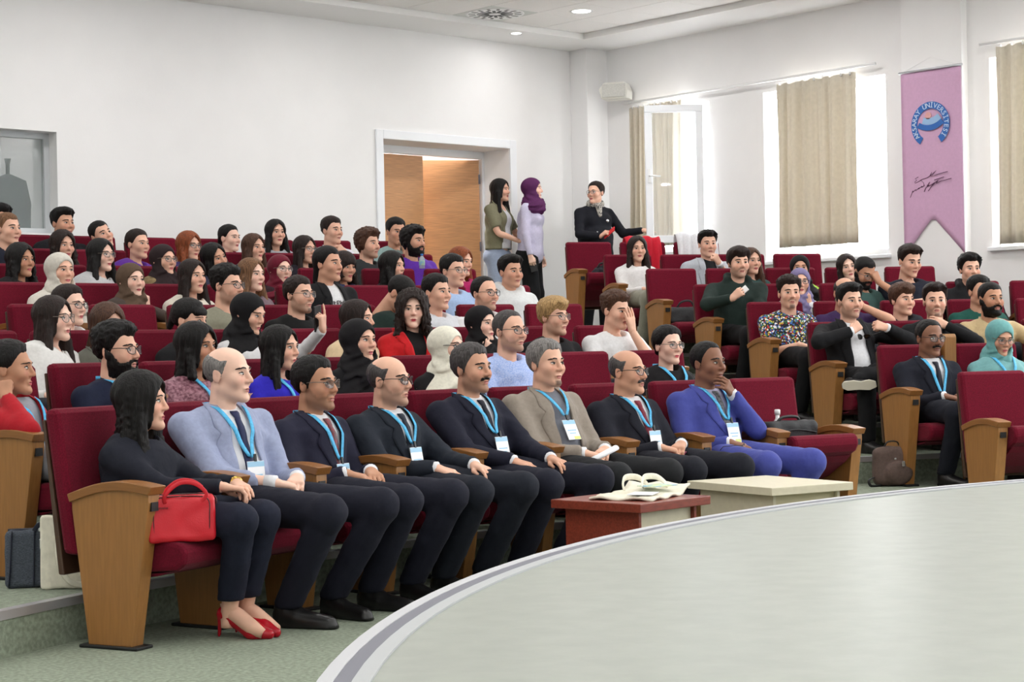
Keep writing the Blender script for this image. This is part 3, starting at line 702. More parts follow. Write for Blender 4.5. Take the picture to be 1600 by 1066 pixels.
def glasses_mesh(kind):
    if kind in GL: return GL[kind]
    mb = MB(); r = .0021 if kind != 'rimless' else .0014; a = np.linspace(0, 2 * np.pi, 20, endpoint=False)
    for s in (-1, 1):
        ex = s * .033; px = (.0245, .019) if kind != 'round' else (.023, .0225)
        y = -.1045 + .10 * 0
        P = np.stack([ex + px[0] * np.sign(np.cos(a)) * np.abs(np.cos(a)) ** (.75 if kind != 'round' else 1), np.full(20, 0.) + -.1040 + .25 * np.abs(s * np.cos(a) * .024 + .0) * 0 + .006 * (s * np.cos(a) > .5), .002 + px[1] * np.sin(a)], 1)
        P[:, 1] = -.1035 + 4.5 * np.maximum(0, np.abs(P[:, 0]) - .03) ** 2 * 4
        mb.tube(P, r, 6, 0, True)
        mb.tube([(s * .057, -.093, .010), (s * .078, -.05, .012), (s * .083, .012, .008), (s * .080, .03, -.012)], .0021, 6)
        Vc = np.concatenate([P.mean(0)[None], P]); mb.add(Vc, [[0, 1 + k, 1 + (k + 1) % 20] for k in range(20)], 1, True)
    mb.tube([(-.0095, -.1035, .006), (0, -.106, .009), (.0095, -.1035, .006)], r, 6)
    GL[kind] = mb; return mb

# ------------------------------------------------------------------ hands, shoes
HANDS = {}
CURLS = {'rest': (14, 22, 12), 'flat': (6, 8, 6), 'grip': (48, 62, 35), 'fist': (72, 88, 45), 'loose': (32, 42, 22), 'point': (60, 80, 40)}
def hand_geo(pose, h):
    """right hand, wrist at 0, fingers +y, back +z, thumb at -x"""
    k = (pose, h)
    if k in HANDS: return HANDS[k]
    segs = []
    for i, (x0, x1, ln) in enumerate(((-.017, -.031, .93), (-.006, -.0105, 1.0), (.006, .0105, .95), (.017, .030, .78))):
        a = np.array((x1, .088 - .005 * abs(i - 1), 0.)); ang = 0; fan = (i - 1.5) * .06; cr = CURLS[pose]
        if pose == 'point' and i == 0: cr = (4, 6, 4)
        for j, l in enumerate((.042, .027, .021)):
            ang += math.radians(cr[j]); dr = np.array((math.sin(fan) * math.cos(ang), math.cos(ang), -math.sin(ang))); b = a + dr * l * ln
            segs.append((a, b, .0092 - .0008 * j, .0088 - .0009 * j)); a = b
    pal = [(np.array((x0, .004, 0)), np.array((x1, .086, 0.002)), .0145, .012) for x0, x1 in ((-.016, -.029), (-.006, -.010), (.006, .010), (.016, .028))]
    c = 1.0 if pose in ('grip', 'fist', 'point') else .35
    th = [((-.020, .022, -.006), (-.043 + .008 * c, .052, -.016 - .012 * c), .0145, .0115), ((-.043 + .008 * c, .052, -.016 - .012 * c), (-.050 + .028 * c, .085, -.022 - .016 * c), .011, .0085)]
    def f(P):
        d = cap(P, (0, -.012, 0), (0, .01, 0), .023, .024)
        for s in pal: d = smin(d, cap(P, *s), .014)
        for i, s in enumerate(segs): d = smin(d, cap(P, *s), .004 if i % 3 else .006)
        for s in th: d = smin(d, cap(P, *s), .007)
        return d
    HANDS[k] = polygonise(f, (-.075, -.075, -.115), (.06, .195, .035), h); return HANDS[k]
SHOES = {}
def shoe_mesh(kind, m):
    k = (kind, m.name)
    if k in SHOES: return SHOES[k]
    def dress(P):
        d = smin(ell(P, (0, .0, .045), (.040, .07, .055)), cap(P, (0, -.05, .035), (0, -.19, .022), .043, .032), .03); d = smin(d, cap(P, (0, .01, .05), (0, .015, .12), .043, .042), .02)
        so = np.maximum(np.minimum(cap(P, (0, -.0, .0), (0, .03, .0), .043, .041), cap(P, (0, -.0, .0), (0, -.195, .0), .047, .036)), P[:, 2] - .022)
        return np.maximum(smin(np.maximum(d, P[:, 2] - .115), so, .005), -P[:, 2])
    def pump(P):
        d = smin(cap(P, (0, -.175, .018), (0, -.11, .026), .020, .038), cap(P, (0, -.11, .028), (0, .02, .095), .036, .030), .02)
        d = smax(d, -ell(P, (0, -.068, .112), (.029, .078, .050)), .006); d = smin(d, cap(P, (0, .035, .085), (0, .045, .004), .014, .006), .012)
        return np.maximum(d, -P[:, 2])
    V, F = polygonise({'dress': dress, 'pump': pump}[kind], (-.07, -.25, -.02), (.07, .1, .15), .009 if kind == 'dress' else .006)
    SHOES[k] = MB().add(V, F, 0, True).mesh('shoe', m); return SHOES[k]
# ------------------------------------------------------------------ people
def skin_mat(k, col):
    m = mat('skin_' + k, col, .5, var=.05, scale=18, bump=.02, bscale=120, spec=.3); nt = m.node_tree; b = nt.nodes['Principled BSDF']; src = b.inputs['Base Color'].links[0].from_socket
    for att, cc, fac in (('flush', tuple(int(v * f) for v, f in zip(col, (.93, .74, .72))), .55), ('beard', (30, 24, 24), 1.0)):
        at = nt.nodes.new('ShaderNodeAttribute'); at.attribute_name = att; mu = nt.nodes.new('ShaderNodeMath'); mu.operation = 'MULTIPLY'; mu.inputs[1].default_value = fac; nt.links.new(at.outputs['Fac'], mu.inputs[0])
        mx = nt.nodes.new('ShaderNodeMix'); mx.data_type = 'RGBA'; mx.inputs['B'].default_value = (*lin(cc), 1); nt.links.new(mu.outputs[0], mx.inputs['Factor']); nt.links.new(src, mx.inputs['A']); src = mx.outputs['Result']
    nt.links.new(src, b.inputs['Base Color']); return m
SKIN = {k: skin_mat(k, c) for k, c in dict(pale=(236, 194, 174), light=(226, 178, 154), mid=(208, 158, 132), tan=(190, 140, 112), dark=(138, 96, 76)).items()}
LIPM = {k: mat('lips_' + k, c, .4) for k, c in dict(nat=(184, 112, 102), red=(188, 52, 66), rose=(198, 96, 100), dark=(130, 74, 66)).items()}
M_eye = mat('eye_white', (226, 220, 214), .25); M_iris = mat('eye_iris', (46, 28, 20), .15); M_mouthline = mat('mouth_line', (96, 48, 44), .6)
HC = {k: mat('hair_' + k, c, .55, var=.45, scale=30, stretch=(6, 6, .5), bump=.5, bscale=36, spec=.22) for k, c in dict(black=(17, 14, 14), dark=(36, 25, 22), brown=(74, 50, 38), light=(112, 80, 56), red=(128, 66, 36), blond=(168, 136, 92), grey=(118, 114, 112), dgrey=(70, 66, 66), salt=(150, 146, 144)).items()}
def cloth(c, rough=.85, var=.05, sc=60, c2=None, sheen=.1, tag_=''):
    return mat('cloth_%d_%d_%d%s' % (*c, tag_), tuple(int(v * (.74 if max(c) < 80 else .88 if max(c) < 120 else .96)) for v in c), rough, var=var, scale=sc, bump=.5, bscale=13, col2=c2, sheen=sheen if max(c) > 100 else 0, spec=.25)
M_shirtw = cloth((236, 236, 240), .8, .02, 20, sheen=0); M_lany = mat('lanyard_blue', (78, 176, 224), .6, var=.12, scale=90); M_card = mat('badge_card', (236, 238, 242), .3); M_cardb = mat('badge_print', (150, 196, 226), .4); M_cardy = mat('badge_print_lime', (214, 222, 120), .4)
M_gold = mat('gold_metal', (214, 170, 90), .25, metal=1); M_silver = mat('silver_metal', (200, 200, 205), .25, metal=1)
M_gframe = mat('glasses_frame', (38, 30, 32), .35); M_gmetal = mat('glasses_metal', (130, 120, 112), .3, metal=.8); M_lens = mat('glasses_lens', (220, 225, 228), .05, alpha=.14, spec=.6); M_lensd = mat('glasses_lens_tinted', (70, 62, 62), .08, alpha=.55, spec=.6)
M_shoe = mat('black_leather', (20, 19, 20), .35); M_redshoe = mat('red_patent', (176, 20, 36), .15)
def rotz(a): c, s = math.cos(a), math.sin(a); return np.array(((c, -s, 0), (s, c, 0), (0, 0, 1)))
def ik(S, Wt, L1, L2, pole):
    S = np.array(S, float); Wt = np.array(Wt, float); v = Wt - S; d = np.linalg.norm(v); dm = (L1 + L2) * .995
    if d > dm: Wt = S + v / d * dm; v = Wt - S; d = dm
    u = v / d; a = (L1 * L1 - L2 * L2 + d * d) / (2 * d); hh = math.sqrt(max(0, L1 * L1 - a * a))
    p = np.array(pole, float); p = norm(p - u * (p @ u)); return S + u * a + p * hh, Wt
def hand_place(V, W, fdir, back, side, k):
    y = norm(fdir); z = np.array(back, float); z = norm(z - y * (z @ y)); x = np.cross(y, z)
    V = V * k; 
    if side > 0: V = V * np.array((-1, 1, 1))
    return V[:, :1] * x + V[:, 1:2] * y + V[:, 2:3] * z + np.array(W)
def smooth_poly(pts, n):
    pts = np.array(pts, float); t = np.linspace(0, len(pts) - 1, n); i = np.clip(t.astype(int), 0, len(pts) - 2); f = (t - i)[:, None]
    p0 = pts[np.maximum(i - 1, 0)]; p1 = pts[i]; p2 = pts[i + 1]; p3 = pts[np.minimum(i + 2, len(pts) - 1)]
    return .5 * (2 * p1 + (p2 - p0) * f + (2 * p0 - 5 * p1 + 4 * p2 - p3) * f * f + (3 * p1 - p0 - 3 * p2 + p3) * f ** 3)
TROUS = {}
def trousers(kind, legs, fat, h, wide=1.0, hem=.075):
    hips, knees, ank = legs
    def f(P):
        d = None
        for s in (0, 1):
            a = smin(cap(P, hips[s], knees[s], .092 * fat, .070 * wide), cap(P, knees[s], ank[s], .070 * wide, .056 * wide), .03)
            d = a if d is None else smin(d, a, .012)
        m = (np.array(hips[0]) + np.array(hips[1])) / 2
        d = smin(d, ell(P, m + np.array((0, .02, .01)), (.175 * fat, .14 * fat, .11)), .04)
        d = d - .0035 * wob(P, 42, fat)
        return np.maximum(d, hem - P[:, 2])
    A = np.array(hips + knees + ank); lo = A.min(0) - .2; hi = A.max(0) + .2; lo[2] = max(lo[2], -.02)
    return polygonise(f, lo, hi, h)

def print_marks(n, w, h):
    R = random.Random(n); out = []; p = w / n
    for k in range(n):
        x = -w / 2 + k * p; out.append((x, x + p * .28, 0, h * R.uniform(.8, 1)))
        q = R.random(); y = h * (.82 if q < .4 else .42 if q < .75 else .0); out.append((x + p * .28, x + p * .72, y, y + h * .16))
        if R.random() < .6: out.append((x + p * .56, x + p * .80, h * R.choice((0, .45)), h * R.uniform(.6, .98)))
    return out
def person(label, row=None, th=None, top=1.1, phi=40, seat=None, loc=None, rz=None, stand=False, pitch=0, roll=0, sex='m', skin='light', lips=None, hair='short', hc='black', hcol=None,
           beard=None, bcol=None, glasses=None, fat=1.0, wear='tee', c=(60, 60, 60), c2=None, c3=None, cvar=None, pose='lap', legs=None, legc=(34, 36, 46), shoe=True, shoem=None, hk=None, fwd=0, tie=None, lany=False, twist=None, res=None,
           arms=None, wide=1.0, hem=.075, text=None, vz=.29, shoekind='dress', dr=0.0, hiddenlegs=True, sw=None, extra=None, name='person'):
    if hk is None: hk = 1.0 if sex == 'm' else .955
    if loc is None:
        r = R1 + RD * (row - 1) + dr; seat = th if seat is None else seat; ts = seat + .35 * (th - seat); x, y = ring(r, ts)
        loc = (x, y, ST * (row - 1)); rz = math.radians(ts - 90); dx = math.radians(ts - th) * (r + .3)
    else: dx = 0.0
    h = res or (.010 if row == 1 else .0125 if row in (2, 3) else .0155); hh = .0055 if (row or 9) <= 2 else .0070 if (row or 9) <= 4 else .0084
    root = thing(name, label, 'person', loc, rz)
    py, pz = (.0, .90) if stand else (.30, .50)
    hz = top - .117 * hk - .013
    nbz = hz - .152 * hk
    ty = (0, .0, .0) if stand else (.03, .05, .055)
    nb = np.array((dx, py + ty[2] - fwd, nbz)); hc_ = np.array((dx, nb[1] - .035 - .15 * fwd, hz))
    # head yaw
    hx = loc[0] + math.cos(rz) * hc_[0] - math.sin(rz) * hc_[1]; hy = loc[1] + math.sin(rz) * hc_[0] + math.cos(rz) * hc_[1]
    yaw = math.atan2(-hy, -hx) + math.radians(phi) - (rz - math.pi / 2); yaw = (yaw + math.pi) % (2 * math.pi) - math.pi
    tw = .3 * yaw if twist is None else math.radians(twist); tw = max(-.6, min(.6, tw)); Rt = rotz(tw)
    X = Rt @ np.array((1., 0, 0)); F = Rt @ np.array((0, -1., 0))
    if sw is None: sw = .186 if sex == 'm' else .156
    fw = fat if fat < 1.08 else 1 + (fat - 1) * .6
    wa = np.array((dx * .35, py + ty[0] - fwd * .3, pz + .33 * (nbz - pz))); ch = np.array((dx * .75, py + ty[1] - fwd * .72, pz + .70 * (nbz - pz)))
    S = {s: nb + Rt @ np.array((s * sw * fw, .012, -.064)) for s in (-1, 1)}
    # legs
    if legs is None:
        if stand: legs = ([(-.085, 0, .84), (.085, 0, .84)], [(-.09, -.03, .46), (.09, -.02, .46)], [(-.10, .02, .09), (.10, .01, .09)])
        else: legs = ([(-.09, .27, .490), (.09, .27, .490)], [(-.125, -.24, .49), (.125, -.24, .49)], [(-.12, -.05, .09), (.12, -.05, .09)])
    # arms
    lap = .578
    HP = {}
    def chin(s, up=(0, -.25, 1), d=(.035, -.105, -.215), hp='fist', back=(0, -1, .2)): return (hc_ + rotz(yaw * .8) @ (np.array((s * d[0], d[1], d[2])) * hk), rotz(yaw * .6) @ np.array((-s * .35, up[1], up[2])), back, hp)
    def lapw(s): return (np.array((s * .085, .05, lap)), (-s * .55, -.8, -.22), (s * .15, .1, 1), 'rest')
    def knee(s): return (np.array((s * .13, -.08, lap - .005)), (-s * .12, -.95, -.22), (s * .1, .05, 1), 'rest')
    def clasp(s): return (np.array((s * .075, .0, lap + (.012 if s > 0 else 0))), (-s * .8, -.55, -.2), (s * .1, -.1, 1), 'loose')
    def fold(s): return (nb + Rt @ np.array((-s * .07, -.19, -.24 + .02 * s)), Rt @ np.array((-s * .95, .1, .05)), (0, -1, .4), 'loose')
    def rest(s): return (np.array((s * .235, .10, .69)), (-s * .1, -.98, -.2), (s * .15, 0, 1), 'rest')
    def side(s): return (np.array((s * (sw + .07), -.06, pz - .06)), (0, -.25, -1), (s, -.2, 0), 'loose')
    PO = dict(lap=(lapw, lapw), knees=(knee, knee), clasp=(clasp, clasp), fold=(fold, fold), rest=(rest, rest), chinL=(lapw, chin), chinR=(chin, lapw), side=(side, side), restlap=(rest, lapw))
    spec = {s: PO[pose][0 if s < 0 else 1](s) for s in (-1, 1)}
    if arms: 
        for s, v in arms.items():
            if callable(v): v = v(hc_, nb, Rt, yaw)
            spec[s] = v
    L1, L2 = (.285, .25) if sex == 'm' else (.262, .232)
    AR = {}
    for s in (-1, 1):
        w_, fd, bk, hp = spec[s][:4]; pole = spec[s][4] if len(spec[s]) > 4 else (s * .55, .45, -.7)
        E, w_ = ik(S[s], w_, L1, L2, pole); AR[s] = (S[s], E, w_, fd, bk, hp)
    long_ = wear not in ('tee', 'polo', 'blazer_s'); kx = 1.0 if wear in ('suit', 'jacket', 'hoodie', 'blazer', 'coat', 'blazer_s') else .9
    # garment surface
    def torso(P):
        d = ecap(P, (0, py, pz - .03), wa, X, (.172 * fat, .135 * fat), (.152 * fat, .122 * fat))
        d = smin(d, ecap(P, wa, ch, X, (.150 * fat, .120 * fat), (.168 * fw * (1 if sex == 'm' else .92), .122 * fw)), .05)
        d = smin(d, ecap(P, ch, nb + np.array((0, .01, -.045)), X, (.165 * fw * (1 if sex == 'm' else .92), .118 * fw), (.085, .066)), .05)
        d = smin(d, cap(P, S[-1] * .55 + (nb - (0, 0, .03)) * .45, S[1] * .55 + (nb - (0, 0, .03)) * .45, .058 * kx, .058 * kx), .05)
        if fat > 1.05: d = smin(d, ell(P, wa + F * .05 + (0, 0, -.03), (.145 * fat, .125 * fat, .14)), .05)
        if sex == 'f': 
            for s in (-1, 1): d = smin(d, ell(P, ch + X * s * .068 * fw + F * .075 + np.array((0, 0, -.015)), (.062, .055, .062)), .04)
        return d
    def sleeves(P):
        d = np.full(len(P), 1., f4)
        for s in (-1, 1):
            a, e, w_ = AR[s][:3]; k = kx * (1 if sex == 'm' else .88) * (1 + .4 * (fw - 1))
            if long_:
                fd_ = norm(w_ - e); q = smin(cap(P, a, e, .064 * k, .053 * k), smax(cap(P, e, e + (w_ - e) * .96, .052 * k, .040 * k), (P - np.asarray(e + (w_ - e) * .985, f4)) @ np.asarray(fd_, f4), .004), .02)
                q = q - .004 * np.sin(95 * (np.sqrt(((P - np.asarray(e, f4)) ** 2).sum(1)))) * np.exp(-(((P - np.asarray(e, f4)) ** 2).sum(1)) / .010)
                pass
            else:
                m = a + (e - a) * (.62 if wear != 'blazer_s' else .8); q = cap(P, a, m, .066 * k, .066 * k); fd_ = norm(e - a); q = smax(q, (P - np.asarray(m, f4)) @ np.asarray(fd_, f4), .004)
            d = np.minimum(d, q)
        return d
    vtop = nbz + .02; zb = nbz - vz
    def vw(z):
        t = np.clip((vtop - z) / (vtop - zb), 0, 1)
        if wear in ('jacket', 'blazer_s'): return .058 + .018 * t + .03 * np.clip((zb - z) / .3, 0, 1)
        return .074 * (1 - t) ** .75 - .002
    hasV = wear in ('suit', 'jacket', 'blazer', 'blazer_s')
    hemz = {'blazer_s': pz + .02}.get(wear, pz - .13 if stand else .40)
    if wear == 'coat': hemz = .45
    def garment(P):
        d = smin(torso(P), sleeves(P), .036)
        d = d - .0035 * wob(P, 38, top * 9) * np.clip((nbz - P[:, 2]) / .1, 0, 1)
        if wear == 'hoodie':
            b = nb + np.array((0, 0, .02))
            for p, q in (((-.085, -.03, .0), (-.06, .07, .03)), ((-.06, .07, .03), (.06, .07, .03)), ((.06, .07, .03), (.085, -.03, .0))): d = smin(d, cap(P, b + Rt @ np.array(p), b + Rt @ np.array(q), .030, .034), .02)
        if wear == 'coat': d = smin(d, ecap(P, (0, py, .5), (0, py, pz), X, (.20, .16), (.172, .14)), .04)
        if hasV:
            q = P - nb.astype(f4); u = q @ X.astype(f4); w_ = q @ F.astype(f4)
            d = smax(d, -np.maximum(np.abs(u) - vw(P[:, 2]), .015 - w_), .006)
        elif wear in ('polo', 'shirt', 'tee', 'sweater', 'dress'):
            d = smax(d, -(cap(P, nb + F * .025 + (0, 0, -.012), nb + F * .05 + (0, 0, .10), .058 if sex == 'm' else .062, .085)), .006)
        return np.maximum(d, hemz - P[:, 2])
    A = np.array([AR[s][i] for s in (-1, 1) for i in range(3)] + [wa, nb, (0, py, pz)]); lo = A.min(0) - .22; hi = A.max(0) + .16; lo[2] = max(lo[2], hemz - .03)
    mcl = cloth(c, c2=None) if cvar is None else cvar
    gname = {'suit': 'suit_jacket', 'jacket': 'jacket', 'blazer': 'blazer', 'blazer_s': 'blazer', 'tee': 't_shirt', 'polo': 'polo_shirt', 'shirt': 'shirt', 'sweater': 'sweater', 'hoodie': 'hoodie', 'coat': 'coat', 'dress': 'blouse'}[wear]
    gar = poly(gname, garment, lo, hi, h, mcl, root)
    def proj(u, z, off=.004, tor=False):
        u = np.asarray(u, float); z = np.broadcast_to(np.asarray(z, float), u.shape); n = u.size; t = np.linspace(.34, -.06, 50)
        B = nb[None] * np.array((1, 1, 0)) + u.reshape(-1, 1) * X[None] * np.array((1, 1, 0)); P = (B[:, None] + t[None, :, None] * F[None, None]); P[:, :, 2] = z.reshape(-1, 1)
        d = torso(P.reshape(-1, 3).astype(f4)).reshape(n, 50); i = np.clip((d < 0).argmax(1), 1, 49); r_ = np.arange(n); d0, d1 = d[r_, i - 1], d[r_, i]
        k = np.clip(d0 / (d0 - d1 + 1e-9), 0, 1); tt = t[i - 1] + k * (t[1] - t[0]) + off
        tt = np.where((d < 0).any(1), tt, t[d.argmin(1)] + off)
        Q = B + tt[:, None] * F; Q[:, 2] = z.reshape(-1); return Q.reshape(u.shape + (3,))
    Nn = lambda P: np.broadcast_to(F, P.shape)
    if hasV:
        # shirt front showing in the opening
        zz = np.linspace(vtop + .0, max(zb - .05, hemz) if wear not in ('jacket', 'blazer_s') else hemz + .01, 22); uu = np.linspace(-1, 1, 13)
        w_ = np.maximum(vw(zz), 0) + .022; P = proj(uu[None, :] * w_[:, None], zz[:, None] + 0 * uu[None], -.010)
        MB().sheet(P, Nn(P), .02).build('shirt' if sex == 'm' else 'top', M_shirtw if c2 is None else cloth(c2), root)
        for s in (-1, 1):
            v = np.linspace(0, 1, 16); z = vtop + .005 + (zb + .005 - vtop) * v if wear != 'jacket' and wear != 'blazer_s' else vtop + .005 + (zb - .02 - vtop) * v
            lw = np.interp(v, [0, .30, .33, .45, .8, 1], [.050, .060, .040, .066, .040, .006]); ui = np.maximum(vw(z), .0) - .004; a = np.linspace(0, 1, 5)
            P = proj(s * (ui[:, None] + lw[:, None] * a[None]), z[:, None] + .012 * a[None] * (1 - v[:, None]), .0075)
            MB().sheet(P, Nn(P), .009).build('lapel', mcl, gar)
        # jacket collar round the neck
        a = np.radians(np.linspace(-20, 200, 21)); P = np.zeros((4, 21, 3)); cen = nb + (0, .012, 0)
        for k, (r_, z) in enumerate(((.092, -.035), (.082, -.005), (.073, .022), (.066, .014))): P[k] = cen + np.stack([np.cos(a) * r_, np.sin(a) * r_ * .92, np.full(21, z) + .012 * np.sin(a)], 1) @ Rt.T
        N = P - cen; N[..., 2] = 0; N /= np.linalg.norm(N, axis=-1)[..., None]; MB().sheet(P, N, .006).build('collar', mcl, gar)
    if (wear == 'suit' or wear in ('shirt', 'polo') or (wear == 'jacket' and sex == 'm')) and hair[:5] != 'hijab':
        a = np.radians(np.linspace(-66, 246, 27)); P = np.zeros((3, 27, 3)); cen = nb + (0, .018, 0); fr = np.clip(-np.sin(a), 0, 1)
        for k, (r_, z) in enumerate(((.074, -.012), (.066, .030), (.061, .022))): P[k] = cen + np.stack([np.cos(a) * r_ * (1 - .12 * fr), np.sin(a) * r_ * 1.0, z - .030 * fr + .0 * a], 1) @ Rt.T
        N = P - cen; N[..., 2] = 0; N /= np.linalg.norm(N, axis=-1)[..., None]; MB().sheet(P, N, .004).build('shirt_collar', (M_shirtw if c2 is None else cloth(c2)) if wear in ('suit', 'jacket') else mcl, root)
    elif wear in ('tee', 'sweater') and hair[:5] != 'hijab':
        a = np.linspace(0, 2 * np.pi, 24, endpoint=False); rr = .068 if sex == 'm' else .070
        P = proj(np.cos(a) * 0, nbz + 0 * a) * 0 + nb + np.stack([np.cos(a) * rr, np.sin(a) * rr * .92 + .002, -.004 - .034 * np.clip(-np.sin(a), 0, 1) + .012 * np.clip(np.sin(a), 0, 1)], 1) @ Rt.T
        MB().tube(P, .0065, 6, 0, True).build('neckband', mcl, gar)
    if wear in ('suit', 'jacket') and sex == 'm' and arms is not False:
        for s in (-1, 1):
            e, w_ = AR[s][1:3]; d_ = norm(w_ - e); MB().tube([w_ - d_ * .04, w_ - d_ * .004, w_ + d_ * .010], [.032, .033, .032], 14).build('shirt_cuff', M_shirtw, root)
    if tie:
        tm_ = tie if not isinstance(tie, tuple) else cloth(tie, .5)
        z = np.concatenate([[vtop - .022, vtop - .030, vtop - .052], np.linspace(vtop - .058, nbz - .36 if vz > .25 else zb - .03, 12)]); w_ = np.concatenate([[.017, .021, .013], np.linspace(.014, .036, 12)]); a = np.linspace(-1, 1, 5)
        P = proj(w_[:, None] * a[None], z[:, None] + 0 * a[None], -.001); P = P + (F * (.006 * (1 - a ** 2))[None, :, None]); P[:3] += F * .004
        MB().sheet(P, Nn(P), .008).build('tie', tm_, root)
    if lany:
        lz = (lany if isinstance(lany, float) else .30) * .72; mb = MB()
        for s in (-1, 1):
            v = np.linspace(0, 1, 14); u = s * (.066 * (1 - v) ** .9 + .006); z = vtop - .002 - (lz - .01) * v; a = np.array((-1, 1)) * .0115
            P = proj(u[:, None] + a[None], z[:, None] + 0 * a[None] - s * a[None] * -.35, .015 + .002 * s); mb.sheet(P, Nn(P), .0025)
        a = np.radians(np.linspace(0, 180, 11)); P = np.stack([nb + (0, .012, .026) + np.stack([np.cos(a) * .074, np.sin(a) * .07, 0 * a], 1) @ Rt.T + (0, 0, dz) for dz in (-.009, .009)]); N = P - nb; N[..., 2] = 0; mb.sheet(P, N / .08, .002)
        mb.build('lanyard', M_lany, root)
        z0 = vtop - lz; Pc = proj(np.array([0.]), np.array([z0 - .06]), .022)[0]; tl = (proj(np.array([0.]), np.array([z0 - .01]), .02)[0] - proj(np.array([0.]), np.array([z0 - .12]), .02)[0])
        up = norm(tl); n_ = norm(np.cross(X, up)); n_ = n_ if n_ @ F > 0 else -n_; R = np.eye(4); R[:3, 0] = X; R[:3, 1] = -n_; R[:3, 2] = np.cross(X, -n_); R[:3, 3] = Pc
        bd = MB().box((-.043, -.0015, -.06), (.043, .0015, .052), 0, R).build('badge', M_card, root)
        mb = MB(); mb.box((-.043, -.0022, .028), (.043, -.0014, .05), 0, R); mb.box((-.03, -.0022, -.01), (.03, -.0014, -.004), 0, R); mb.box((-.022, -.0022, -.026), (.022, -.0014, -.021), 0, R); mb.build('badge_print', M_cardb, bd)
        MB().box((.0, -.0022, -.058), (.041, -.0014, -.042), 0, R).build('badge_print', M_cardy, bd)
        MB().box((-.006, -.004, .05), (.006, .003, .082), 0, R).build('clip', M_black, bd)
    if text:
        mb = MB(); zc = nbz + text[3]
        for (u0, u1, z0, z1) in print_marks(text[0], text[1], text[2]):
            uu_ = np.linspace(u0, u1, 3); zz_ = np.linspace(z0, z1, 3); P = proj(uu_[None, :] + 0 * zz_[:, None], zc + zz_[:, None] + 0 * uu_[None, :], .010); mb.sheet(P, Nn(P), .003)
        mb.build('shirt_print', text[4], gar)
    # body: one skin surface from the head to the hands and feet
    Rh = np.array(Matrix.Rotation(yaw, 3, 'Z') @ Matrix.Rotation(math.radians(roll), 3, 'Y') @ Matrix.Rotation(math.radians(pitch), 3, 'X'))
    HV = lambda V: (np.asarray(V) * hk) @ Rh.T + hc_
    V, Fq, pats = base_head(sex, hh); mb = MB(); mb.add(HV(V), Fq, 0, True)
    for pv, pf, sl in pats: mb.add(HV(pv), pf, sl, True)
    mb.tube(smooth_poly([(0, py, pz - .02), wa, ch, nb - (0, 0, .03), nb + (0, .0, .03)], 12), [.10, .10, .10, .10, .10, .10, .10, .095, .085, .06, .045, .04], 12, 0, flat=.75, up=(1, 0, 0))
    for s in (-1, 1):
        a, e, w_, fd, bk, hp = AR[s]; k = .93 if sex == 'm' else .84
        mb.tube(smooth_poly([nb + (s * .04, 0, -.06), a, a * .5 + e * .5, e, e * .6 + w_ * .4, w_], 16), np.interp(np.linspace(0, 5, 16), [0, 1, 2, 3, 3.6, 5], np.array([.04, .050, .047, .040, .041, .026]) * k), 12)
        if hp:
            hv, hf = hand_geo(hp, (.005 if row == 1 else .006 if row == 2 else .0074 if (row or 9) <= 5 else .0085)); mb.add(hand_place(hv, w_, fd, bk, s, .92 * k / .93), hf if s < 0 else hf[:, ::-1], 0, True)
        i = 0 if s < 0 else 1; hp_, kn, an = [np.array(q[i]) for q in legs]
        lp_ = np.array([(s * .05, py, pz), hp_, kn, an, an + (0, -.0, -.05)]); q4 = np.linspace(0, 4, 13); lp_ = np.stack([np.interp(q4, range(5), lp_[:, i_]) for i_ in range(3)], 1)
        mb.tube(lp_, np.interp(q4, [0, 1, 2, 3, 4], [.05, .055, .040, .030, .030] if hem < .1 else [.05, .055, .040, .034, .032]), 10)
    if shoekind == 'pump':
        for i in (0, 1):
            ax, ay = legs[2][i][:2]; mb.tube([(ax, ay + .005, .14), (ax, ay - .005, .105), (ax, ay - .05, .082), (ax, ay - .11, .045), (ax, ay - .16, .024)], [.031, .033, .033, .031, .020], 12)
    lipm = LIPM[lips or ('nat' if sex == 'm' else 'rose')] if skin != 'dark' else LIPM['dark']
    hm = HC[hc]; browm = HC['dark'] if hc in ('grey', 'salt', 'blond', 'light', 'red', 'brown') or hair[:5] == 'hijab' else HC['black']
    body = mb.build('body', [SKIN[skin], M_eye, M_iris, browm, lipm, M_mouthline], root)
    me = body.data; nv = len(me.vertices); Vf = V.astype(f4)
    ax_, ay_, az_ = np.abs(Vf[:, 0]), Vf[:, 1], Vf[:, 2]
    fl = np.exp(-((ax_ - .040) / .018) ** 2 - ((az_ + .024) / .020) ** 2) * (ay_ < 0) + .8 * np.exp(-(Vf[:, 0] / .012) ** 2 - ((az_ + .028) / .014) ** 2) * (ay_ < -.08) + .35 * np.clip((ax_ - .074) / .008, 0, 1) * (np.abs(az_) < .05)
    bw = np.zeros(len(Vf))
    for b in (beard or '').split('+'):
        if b: bw = np.maximum(bw, beard_w(Vf, b) * {'stubble': .42, 'goatee': .78, 'mous': .55 if row and row > 2 else .6, 'full': .85}[b] * (.6 if (bcol or hc) in ('light', 'blond', 'grey') else 1))
    for an_, val in (('flush', fl), ('beard', bw)):
        at = me.attributes.new(an_, 'FLOAT', 'POINT'); arr = np.zeros(nv, np.float32); arr[:len(val)] = np.clip(val, 0, 1); at.data.foreach_set('value', arr)
    Mh = Matrix.Translation(Vector(hc_)) @ Matrix(Rh.tolist()).to_4x4() @ Matrix.Scale(hk, 4)
